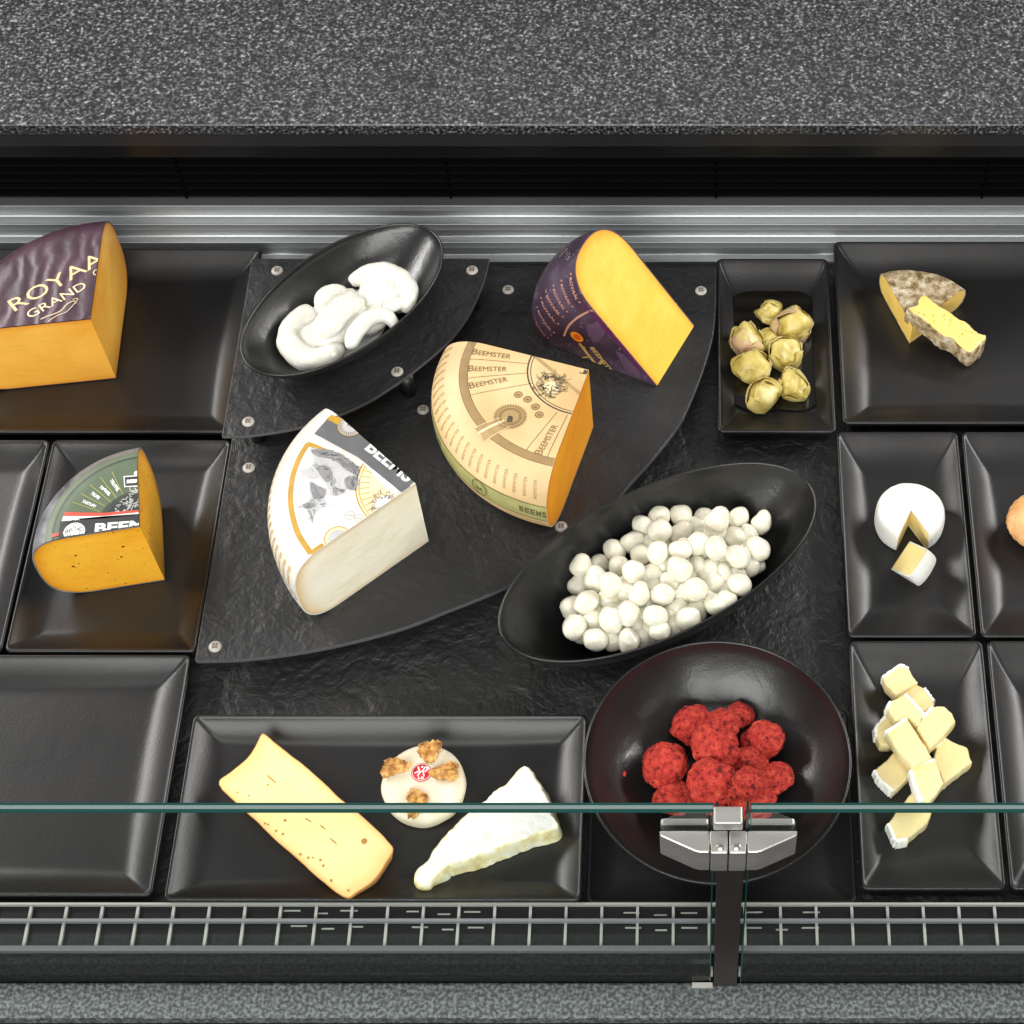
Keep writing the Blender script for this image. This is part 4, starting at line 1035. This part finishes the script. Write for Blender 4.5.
low = [(205, 290), (290, 305), (390, 250), (105, 395), (75, 490), (180, 365), (250, 450), (165, 550), (270, 640), (350, 570), (400, 620), (447, 340), (525, 370), (560, 490), (640, 505), (535, 580), (645, 300), (705, 320), (725, 380), (765, 340), (750, 280), (820, 170), (880, 165), (640, 120), (570, 155), (680, 85), (745, 155), (780, 420), (890, 300), (455, 540), (385, 440), (580, 230), (770, 470), (440, 200), (330, 420), (500, 300), (590, 420), (690, 240)]
up = [(118, 305), (250, 385), (145, 465), (90, 580), (185, 635), (340, 645), (255, 550), (335, 515), (360, 330), (272, 230), (355, 192), (402, 118), (475, 75), (480, 142), (470, 240), (575, 77), (570, 315), (490, 430), (476, 592), (605, 545), (640, 408), (735, 475), (840, 385), (835, 258), (650, 200), (730, 222), (740, 92), (835, 82), (940, 108), (925, 222), (575, 228), (385, 432), (455, 530), (190, 360)]
placed = []
def rest(lst, zin, rfn, t, placed, names, pen=.9, keep=True, dome=None):
    for i, (a, b) in enumerate(lst):
        r = rfn(i)
        z = .03
        for it in range(14):
            p = P(*t(a, b), z)
            # bowl contact: sphere of radius r above surface, sampled
            zb = max(zin(p.x+r*.8*cx_, p.y+r*.8*cy_)+r*(1-.8*.0-(0 if (cx_ or cy_) else 0))*(.6 if (cx_ or cy_) else 1) for cx_, cy_ in ((0, 0), (1, 0), (-1, 0), (0, 1), (0, -1)))
            zz = zb
            for (qx, qy, qz, qr) in placed:
                d = math.hypot(p.x-qx, p.y-qy); R_ = (r+qr)*pen
                if d < R_: 
                    c_ = math.sqrt(max(0, R_*R_-d*d)); 
                    # only stack when clearly overlapping
                    zz = max(zz, qz+c_-(.004 if d > R_*.75 else .0))
            if dome: zz = max(zz, dome(p.x, p.y)) if zz < dome(p.x, p.y)+.012 else dome(p.x, p.y)+.012
            zz = max(zz, zb)
            z = .5*z+.5*zz
        placed.append((p.x, p.y, z, r)); names.append((p.x, p.y, z, r))
names = []
rb = .0134
rg = random.Random(77)
extra = []
for i_ in range(15):
    for j_ in range(12):
        a, b = 60+i_*66+(j_ % 2)*33+rg.uniform(-14, 14), 60+j_*56+rg.uniform(-14, 14)
        p = P(555+a*.2197, 500+b*.2197, .04); c_, s__ = math.cos(.541), math.sin(.541); u = (p.x+.030)*c_+(p.y-1.066)*s__; v = -(p.x+.030)*s__+(p.y-1.066)*c_
        if (u/.118)**2+(v/.052)**2 < 1: extra.append((a, b))
def dm(k):
    def g(x, y):
        c, s = math.cos(.541), math.sin(.541); u = (x+.030)*c+(y-1.058)*s; v = -(x+.030)*s+(y-1.058)*c
        rho = (u/.150)**2+(v/.076)**2
        return k*.023+.024+.034*max(0, 1-rho)
    return g
ex_names = []
rest(extra, zin2, lambda i: rb*.92, t, placed, ex_names, .80, dome=lambda x, y: dm(0)(x, y)-.004)
names += ex_names
rest(low, zin2, lambda i: rb*(.95+.1*((i*37) % 10)/10), t, placed, names, .86, dome=dm(0))
rest(up, zin2, lambda i: rb*(.98+.12*((i*53) % 10)/10), t, placed, names, .80, dome=dm(1))
for i, (x, y_, z, r) in enumerate(names):
    o = bpy.data.objects.new('mozzarella_ball', ball_me[i % 5]); COL.objects.link(o); rg = random.Random(i); o.location = (x, y_, z); o.scale = (r*rg.uniform(.92, 1.16), r*rg.uniform(.90, 1.04), r*rg.uniform(.88, 1.02)); o.rotation_euler = (rg.uniform(-.9, .9), rg.uniform(-.9, .9), rg.uniform(0, 6.28))
    tag(o, 'small white mozzarella ball in the heap in the large oval bowl', 'mozzarella', 'mozzarella balls heaped in the large oval bowl')
# ------------------------------------------------ red coated balls
M_redb = mat('paprika_coating', (190, 44, 34), .7, cols=[(104, 24, 24), (190, 50, 42), (210, 68, 54), (212, 92, 62)], nscale=3.4, ndetail=12, ramp=[.33, .44, .57, .70], bump=(3.5, 1, .006, 'noise', .8), bump2=(16, 1, .0035, 'noise', .3), spec=.3, spots=[(4, .34, (84, 22, 24))], sss=.1)
iv4, if4 = icos(5); red_me = []
for k in range(4):
    vv = []
    for q in iv4:
        d = 1+.2*nz(q, 1.4, k*5+2)+.05*nz(q, 5, k)-.09*abs(nz((q.x*1.6, q.y*5, q.z*2), 2, k))+.03*nz(q, 14, k+3)
        for (dx, dy, dz) in ((.3, .2, .93), (-.6, -.3, .7)): d -= .09*math.exp(-((q-Vector((dx, dy, dz)).normalized()).length/.2)**2)
        vv.append((q.x*d*1.08, q.y*d*.98, q.z*d*.74))
    me = bpy.data.meshes.new('red_ball'); me.from_pydata(vv, [], if4); me.materials.append(M_redb)
    me.polygons.foreach_set('use_smooth', [True]*len(me.polygons)); red_me.append(me)
t = zf_(.166, 630, 690)
lst = [(660, 155, 88), (365, 205, 122), (550, 215, 118), (800, 305, 125), (715, 440, 112), (870, 530, 112), (265, 650, 118), (735, 665, 140), (720, 560, 100), (490, 660, 95), (210, 447, 146), (515, 345, 150), (495, 558, 148)]
lab = ['small red ball at the far side of the pile', 'red ball with orange tint at the far left of the pile', 'red ball between the two far ones, dark pitted', 'furrowed red ball at the upper right of the pile', 'red ball half buried right of the topmost ones', 'furrowed red ball at the right end of the pile', 'red ball at the front left, cut by the glass edge', 'pale red ball at the front right just behind the metal clamp', 'red ball wedged low between the clamp side and the right end', 'red ball under the nearest big one, behind the clamp block', 'large red ball standing apart on the left of the pile', 'large red ball on top at the middle of the pile', 'large red ball lying nearest on top of the pile']
placed, names = [], []
rest([(a, b) for a, b, r in lst[:10]], zin3, lambda i: lst[i][2]*.166/925*1.0, t, placed, names, .80)
rest([(a, b) for a, b, r in lst[10:]], zin3, lambda i: lst[10+i][2]*.166/925*.97, t, placed, names, .72)
for i, (x, y_, z, r) in enumerate(names):
    o = bpy.data.objects.new('red_coated_ball', red_me[i % 4]); COL.objects.link(o); o.location = (x, y_, z); o.scale = (r, r, r)
    rg = random.Random(50+i); o.rotation_euler = (rg.uniform(-.4, .4), rg.uniform(-.4, .4), rg.uniform(0, 6.28))
    tag(o, lab[i], 'cheese', 'red coated balls piled in the round bowl')
p = P(624.5, 775, .03); z = zin3(p.x, p.y)
vs, fs = icos(2); o = mesh('red_crumb', [(p.x+q.x*.002, p.y+q.y*.0035, z+.0012+q.z*.0015) for q in vs], fs, M_redb); setbase(o, (p.x, p.y, z)); tag(o, 'tiny red crumb on the left wall of the round bowl', 'crumb')

# ================================================================== FOLDED MOZZARELLA
t = zf_(.2539, 230, 210)
dtex = bpy.data.textures.new('soft_folds', 'CLOUDS'); dtex.noise_scale = .022; dtex.noise_depth = 2
def mozz(name, label, strands, mounds, vox=.0014):
    parts = []
    iv, if_ = icos(3)
    for (a, b), zc_, rx, ry, rz in mounds:
        p_ = P(*t(a, b), zc_); c__, s__ = math.cos(.81), math.sin(.81)
        parts.append(([(p_.x+q.x*rx*c__-q.y*ry*s__, p_.y+q.x*rx*s__+q.y*ry*c__, zc_+q.z*rz) for q in iv], if_))
    for pts, r, zz in strands:
        path = []
        base = catmull([(a, b, q, s_) for (a, b), q, s_ in zip(pts, zz, r if isinstance(r, (list, tuple)) else [r]*len(pts))], 6)
        rad = []
        for a, b, q, s_ in base: path.append(P(*t(a, b), q)); rad.append(s_*1.08)
        n_ = len(path)
        # rounded ends
        for k_ in range(3):
            f_ = (.5, .8, .95)[k_]; rad[k_] *= f_; rad[n_-1-k_] *= f_
        parts.append(tube(path, rad, 18, squash=.92))
    v, f = join_parts(parts)
    o = mesh(name, v, f, M_moz2); p = P(*t(*strands[0][0][0]), .1); setbase(o, (p.x, p.y, .095)); tag(o, label, 'mozzarella')
    md = o.modifiers.new('remesh', 'REMESH'); md.mode = 'VOXEL'; md.voxel_size = vox; md.use_smooth_shade = True
    md = o.modifiers.new('smooth', 'SMOOTH'); md.factor = .8; md.iterations = 7
    md = o.modifiers.new('displace', 'DISPLACE'); md.texture = dtex; md.strength = .004; md.mid_level = .5; md.texture_coords = 'LOCAL'
M_moz2 = mat('fresh_mozzarella', (244, 243, 234), .3, cols=[(206, 204, 190), (222, 221, 213)], nscale=20, sss=.45, bump=(45, .4, .003))
M_moz2.node_tree.nodes['Principled BSDF'].inputs['Subsurface Scale'].default_value = .004
zb1 = ZS+.008
mozz('mozzarella_knot', 'left fold of soft white mozzarella with a curled lobe in the oval bowl', [
    ([(330, 400), (280, 425), (240, 480), (245, 540), (300, 590), (380, 580), (445, 540)], [.0115, .0135, .014, .015, .014, .012, .009], [zb1+.018, zb1+.02, zb1+.02, zb1+.02, zb1+.02, zb1+.018, zb1+.016]),
    ([(345, 490), (390, 450), (430, 400), (480, 370), (525, 372)], [.010, .0145, .0155, .0150, .0115], [zb1+.030, zb1+.036, zb1+.038, zb1+.034, zb1+.026]),
    ([(362, 385), (368, 345), (410, 325), (455, 330)], [.0085, .0105, .010, .008], [zb1+.026]*4),
    ([(475, 548), (490, 490), (540, 435), (600, 415), (640, 440), (648, 470)], [.007, .0095, .0095, .009, .0075, .006], [zb1+.028, zb1+.033, zb1+.036, zb1+.034, zb1+.030, zb1+.026]),
    ([(300, 480), (360, 520), (430, 500), (520, 430), (560, 400)], [.013, .014, .015, .014, .012], [zb1+.012]*5),
    ([(340, 420), (420, 380), (500, 330)], [.013, .014, .012], [zb1+.014]*3),
], [((315, 510), zb1+.012, .030, .024, .016), ((430, 440), zb1+.018, .038, .026, .019), ((570, 430), zb1+.021, .026, .017, .016)])
mozz('mozzarella_knot', 'right coil of soft white mozzarella with a pointed centre in the oval bowl', [
    ([(475, 290), (530, 252), (600, 240), (665, 258), (705, 305), (708, 355), (680, 395)], [.0085, .0095, .0102, .0105, .010, .0095, .008], [zb1+.026, zb1+.028, zb1+.03, zb1+.031, zb1+.031, zb1+.031, zb1+.030]),
    ([(520, 290), (585, 265), (650, 285), (672, 330)], [.008, .0085, .0085, .008], [zb1+.022, zb1+.025, zb1+.026, zb1+.026]),
    ([(565, 345), (600, 325), (618, 285)], [.011, .0115, .0045], [zb1+.022, zb1+.028, zb1+.038]),
    ([(605, 385), (650, 375), (692, 345)], [.0065, .0072, .005], [zb1+.032, zb1+.036, zb1+.036]),
    ([(530, 320), (600, 320), (660, 330)], [.013, .015, .012], [zb1+.013]*3),
    ([(540, 395), (570, 370), (610, 395)], [.007, .009, .008], [zb1+.024]*3),
], [((600, 325), zb1+.020, .036, .027, .018), ((650, 350), zb1+.020, .020, .020, .015)])
p = P(*t(440, 470), ZS+.012)
vs, fs = [], []
def whey_outline():
    out = []
    for k in range(60):
        a = 6.2832*k/60; out.append(a)
    return out
c_, s__ = math.cos(.8095), math.sin(.8095)
vs = [(-.42, 1.405, ZS+.0095)]
for k in range(60):
    a = 6.2832*k/60; q = 1+.05*math.sin(3*a+1)+.03*math.sin(7*a); u, v = .078*q*math.cos(a), .040*q*math.sin(a); vs.append((-.417+u*c_-v*s__, 1.401+u*s__+v*c_, ZS+.0125))
fs = [(0, 1+k, 1+(k+1) % 60) for k in range(60)]
vs[0] = (-.417, 1.401, ZS+.0125)
o = mesh('whey', vs, fs, mat('milky_whey', (206, 208, 204), .08, spec=.6)); setbase(o, (-.417, 1.401, ZS+.01)); tag(o, 'thin pool of milky whey around the folded mozzarella', 'whey', kind='stuff')

# ================================================================== ARTICHOKES
M_art = mat('artichoke_flesh', (196, 176, 88), .42, cols=[(160, 140, 62), (200, 182, 100), (222, 208, 148)], nscale=42, ndetail=4, bump=(60, .8, .003), sss=.4, coat=.15)
M_art2 = mat('artichoke_leaf_purple', (176, 142, 116), .42, cols=[(156, 112, 98), (190, 156, 126), (206, 188, 116)], nscale=34, bump=(70, .8, .0025), sss=.3, coat=.15)
M_art3 = mat('artichoke_leaf_pale', (222, 202, 136), .42, cols=[(160, 134, 62), (200, 178, 104), (226, 210, 152)], nscale=34, bump=(70, .8, .0025), sss=.4, coat=.15)
def artichoke(c, R_, hgt, rot, tilt, leafm, seed, label, nleaf=6, body=M_art):
    rg = random.Random(seed)
    M_ = Matrix.Translation(c) @ Matrix.Rotation(rot, 4, 'Z') @ Matrix.Rotation(tilt, 4, 'X')
    pl = []
    for _ in range(15):
        n_ = Vector((rg.gauss(0, 1), rg.gauss(0, 1), rg.gauss(0, .8))).normalized(); pl.append((n_, rg.uniform(.66, .95)))
    def fac(q):
        q = Vector(q).normalized(); m_ = 1.12
        for n_, h_ in pl:
            k_ = q.dot(n_)
            if k_ > .05: m_ = min(m_, h_/k_)
        return m_
    root = thing('artichoke_heart', label, 'artichoke', M=M_, group='artichoke hearts in the oily plate')
    iv, if_ = icos(4); vv = []
    for q in iv:
        a = math.atan2(q.y, q.x); d = 1+.12*nz(q, 1.5, seed)+.05*nz(q, 4, seed+2)+.035*math.cos(5*a+seed)*(1-q.z*q.z)
        d *= fac(q); vv.append((q.x*R_*1.08*d, q.y*R_*.92*d, q.z*hgt*.55*d))
    mesh('heart', vv, if_, body, root, local=True)
    for k in range(nleaf):
        a0 = 6.2832*k/nleaf+rg.uniform(-.25, .25); wd = rg.uniform(.55, .85); lo, hi = -.9, rg.uniform(.35, 1.15)
        V = []; nu, nv = 9, 10
        for side_ in (0, 1):
            for i in range(nu+1):
                for j in range(nv+1):
                    e = lo+(hi-lo)*j/nv; fr_ = j/nv
                    w_ = wd*(1-.85*max(0, fr_-.45)**1.4/.44)
                    a = a0+(i/nu-.5)*2*w_
                    rr = 1.0+.015*(k % 3)+.05*fr_-.05*side_+.05*nz((i*.5, j*.4, k), .9, seed)-.10*abs(i/nu-.5)*(1-fr_)
                    rr += .10*max(0, fr_-.8)*rg.uniform(.6, 1.2)
                    q_ = (math.cos(e)*math.cos(a), math.cos(e)*math.sin(a), math.sin(e)); rr = rr*.35+(rr+.03)*fac(q_)*.65
                    V.append((R_*1.1*rr*q_[0], R_*.95*rr*q_[1], hgt*.57*rr*q_[2]))
        n1 = (nu+1)*(nv+1); Fc = []
        for i in range(nu):
            for j in range(nv):
                q = (i*(nv+1)+j, (i+1)*(nv+1)+j, (i+1)*(nv+1)+j+1, i*(nv+1)+j+1); Fc.append(q); Fc.append(tuple(n1+w_ for w_ in reversed(q)))
        def strip(idx):
            for p_, q_ in zip(idx, idx[1:]): Fc.append((q_, p_, n1+p_, n1+q_))
        strip([j for j in range(nv+1)][::-1]); strip([nu*(nv+1)+j for j in range(nv+1)]); strip([i*(nv+1)+nv for i in range(nu+1)][::-1]); strip([i*(nv+1) for i in range(nu+1)])
        mesh('leaf', V, Fc, leafm if k % 3 else M_art3, root, local=True, autosmooth=60)
    return root
t = zf_(.1318, 725, 290)
for (a, b, R_, hg, rot, ti, lm, sd, lb, nl) in (
    (205, 590, .0190, .028, .2, .2, M_art, 2, 'plump yellow artichoke heart left of the pile centre', 6),
    (520, 730, .0178, .028, 2.0, -.4, M_art3, 3, 'cut artichoke heart at the lower right of the group', 5),
    (290, 800, .0200, .032, 4.2, .5, M_art3, 4, 'pale artichoke heart nearest the front of the plate', 5),
    (455, 480, .0185, .030, 1.2, .3, M_art3, 5, 'ragged pale artichoke heart in the centre of the group', 7),
    (330, 395, .0120, .024, 3.3, .2, M_art, 8, 'small yellow artichoke piece between the two purple tinged ones', 4),
    (175, 385, .0195, .032, 2.6, .5, M_art2, 6, 'purple tinged artichoke heart at the left', 5),
    (505, 285, .0210, .034, .6, .5, M_art2, 7, 'purple tinged artichoke heart at the right', 5),
    (335, 180, .0145, .026, 5.0, .9, M_art, 9, 'open curled artichoke leaf piece at the far end', 3)):
    p = P(*t(a, b), .012+hg*.5); artichoke((p.x, p.y, .0125+hg*.55), R_*1.24, hg*1.18, rot, ti, lm, sd, lb, nl)
# oil film
m = mat('dark_oil', (22, 20, 16), .07, spec=.55)
vs = [(.099, 1.43, .0152)]
for k in range(72):
    a = 6.2832*k/72; c__, s_2 = math.cos(a), math.sin(a); q = 1/max(abs(c__)/.049, abs(s_2)/.094); q = min(q, .1)*(1+.03*nz((c__*2, s_2*2, 0), 2, 3))
    vs.append((.099+q*c__, 1.425+q*s_2, .0152))
o = mesh('oil_pool', vs, [(0, 1+k, 1+(k+1) % 72) for k in range(72)], m); setbase(o, (.099, 1.43, .0125)); tag(o, 'dark glossy oil pooled round the artichoke hearts', 'oil', kind='stuff')

# ================================================================== GLASS FRONT, CLAMP, POST
def glassmat():
    m = bpy.data.materials.new('clear_glass'); m.use_nodes = True; nt = m.node_tree; N = nt.nodes; L = nt.links
    for n_ in list(N):
        if n_.type != 'OUTPUT_MATERIAL': N.remove(n_)
    out = [n_ for n_ in N if n_.type == 'OUTPUT_MATERIAL'][0]
    tr = N.new('ShaderNodeBsdfTransparent'); tr.inputs[0].default_value = (.955, .975, .965, 1)
    gl = N.new('ShaderNodeBsdfGlossy'); gl.inputs['Roughness'].default_value = .01; gl.inputs[0].default_value = (.9, .95, .93, 1)
    lw = N.new('ShaderNodeLayerWeight'); pw = N.new('ShaderNodeMath'); pw.operation = 'POWER'; pw.inputs[1].default_value = 5; L.new(lw.outputs['Facing'], pw.inputs[0])
    fr_ = N.new('ShaderNodeMath'); fr_.operation = 'MULTIPLY_ADD'; fr_.inputs[1].default_value = .4; fr_.inputs[2].default_value = .018; L.new(pw.outputs[0], fr_.inputs[0])
    mx = N.new('ShaderNodeMixShader'); L.new(fr_.outputs[0], mx.inputs[0]); L.new(tr.outputs[0], mx.inputs[1]); L.new(gl.outputs[0], mx.inputs[2]); L.new(mx.outputs[0], out.inputs[0])
    return m
M_glass = glassmat()
M_ge = mat('polished_glass_edge', (104, 118, 117), .12, spec=.6)
M_gd = mat('glass_edge_dark', (12, 58, 52), .15, spec=.6)
gth = .0085; zgt = z_at(yG+gth/2, 807.5)
xgl = P(710, 985, .004).x; xgr = P(740.5, 985, .004).x
def glass(label, x0, x1):
    root = thing('front_glass', label, 'glass panel', ((x0+x1)/2, yG, .0045))
    box('pane', x0+.0008, x1-.0008, yG, yG+gth, .0045, zgt-.0012, M_glass, root)
    box('polished_edge', x0, x1, yG+.0030, yG+gth-.0022, zgt-.001, zgt, M_ge, root)
    box('polished_edge', x0, x1, yG-.0001, yG+.0028, zgt-.001, zgt-.0002, M_gd, root)
    box('polished_edge', x0, x1, yG+gth-.0020, yG+gth+.0001, zgt-.001, zgt-.0002, M_gd, root)
    return root
g1 = glass('clear front glass panel left of the post', XL, xgl); g2 = glass('clear front glass panel right of the post', xgr, XR)
box('side_edge', xgl-.0006, xgl+.0006, yG, yG+gth, .0045, zgt-.0012, M_gd, g1)
box('side_edge', xgr-.0006, xgr+.0006, yG, yG+gth, .0045, zgt-.0012, M_gd, g2)
# post
xc = (xgl+xgr)/2
pst = thing('support_post', 'dark flat metal post standing between the two glass panels', 'post', (xc, yG, .0045))
bevel(box('upright', xc-.0118, xc+.0118, yG-.004, yG+.012, .0045, zgt-.040, M_post, pst), .001)
for xx in (xc-.0142, xc+.0142):
    box('clip', xx-.0012, xx+.0012, yG+.001, yG+.006, .020, .036, M_white, pst)
box('clip', xc-.034, xc-.013, yG-.006, yG-.001, .0043, .008, M_white, pst)
# clamp (coordinates at the clamp's height)
cl = thing('glass_clamp', 'brushed steel hinge clamp gripping both glass panels on the post', 'clamp', (xc, yG, zgt-.03))
t = zf_(.166, 645, 795)
def CP(a, b, z): 
    q = P(*t(a, b), z); return (q.x, q.y)
M_clamp = mat('satin_steel', (206, 204, 198), .36, metal=.85, cols=[(190, 188, 182), (214, 212, 207)], nscale=60, stretch=(.2, 1, 1))
zc1 = z_at(yG-.002, 795+.166*212); 
# wings: top face at height zc1, seen polygons
zlow = None
def wing(sg_, pts, name='wing', z1=zc1, hgt=.040, m=M_clamp, bev=.0012):
    pts = [CP(a if sg_ < 0 else 1006-a, b, z1) for a, b in pts]
    return ngon_prism(name, pts, z1-hgt, z1, m, cl, bev=bev)
for sg_ in (-1, 1):
    wing(sg_, [(88, 214), (388, 214), (388, 345), (330, 345), (300, 338), (90, 245)])
    wing(sg_, [(392, 214), (498, 214), (498, 350), (396, 350), (396, 300), (388, 285)], name='knuckle')
    q = P(*t(455 if sg_ < 0 else 553, 312), zc1)
    vs, fs = lathe([(0, .0002), (.0031, .0002), (.0034, -.0001), (.0034, -.001)], 20)
    mesh('rivet', [Vector(a)+Vector((q.x, q.y, zc1+.0001)) for a in vs], fs, M_steel, cl)
    # inner clamp bar behind the glass
    zc2 = zc1+.0125
    pa_, pb_2 = CP(90 if sg_ < 0 else 1006-385, 150, zc2), CP(385 if sg_ < 0 else 1006-90, 178, zc2)
    yy0 = yG+gth+.0015
    b0 = CP(100, 140, zc1+.008)
    box('inner_bar', min(pa_[0], pb_2[0]), max(pa_[0], pb_2[0]), yy0, yy0+.007, zc1-.030, z_at(yy0+.0035, 795+.166*160), M_clamp, cl, bev=.002)
    pd = box('rubber_pad', min(pa_[0], pb_2[0])+.001, max(pa_[0], pb_2[0])-.001, yG-.0016, yG-.0002, zc1-.036, zc1-.003, M_black, cl)
# centre block capping the post
zbk = zgt+.002
q0, q1 = CP(412, 66, zbk), CP(590, 175, zbk)
box('block', q0[0], q1[0], q1[1], q0[1], zbk-.014, zbk, M_clamp, cl, bev=.0016)
for sg_ in (-1, 1):
    box('seal', xc+sg_*.0128-.0012, xc+sg_*.0128+.0012, yG-.001, yG+gth+.001, zc1-.03, zgt+.0008, M_black, cl)
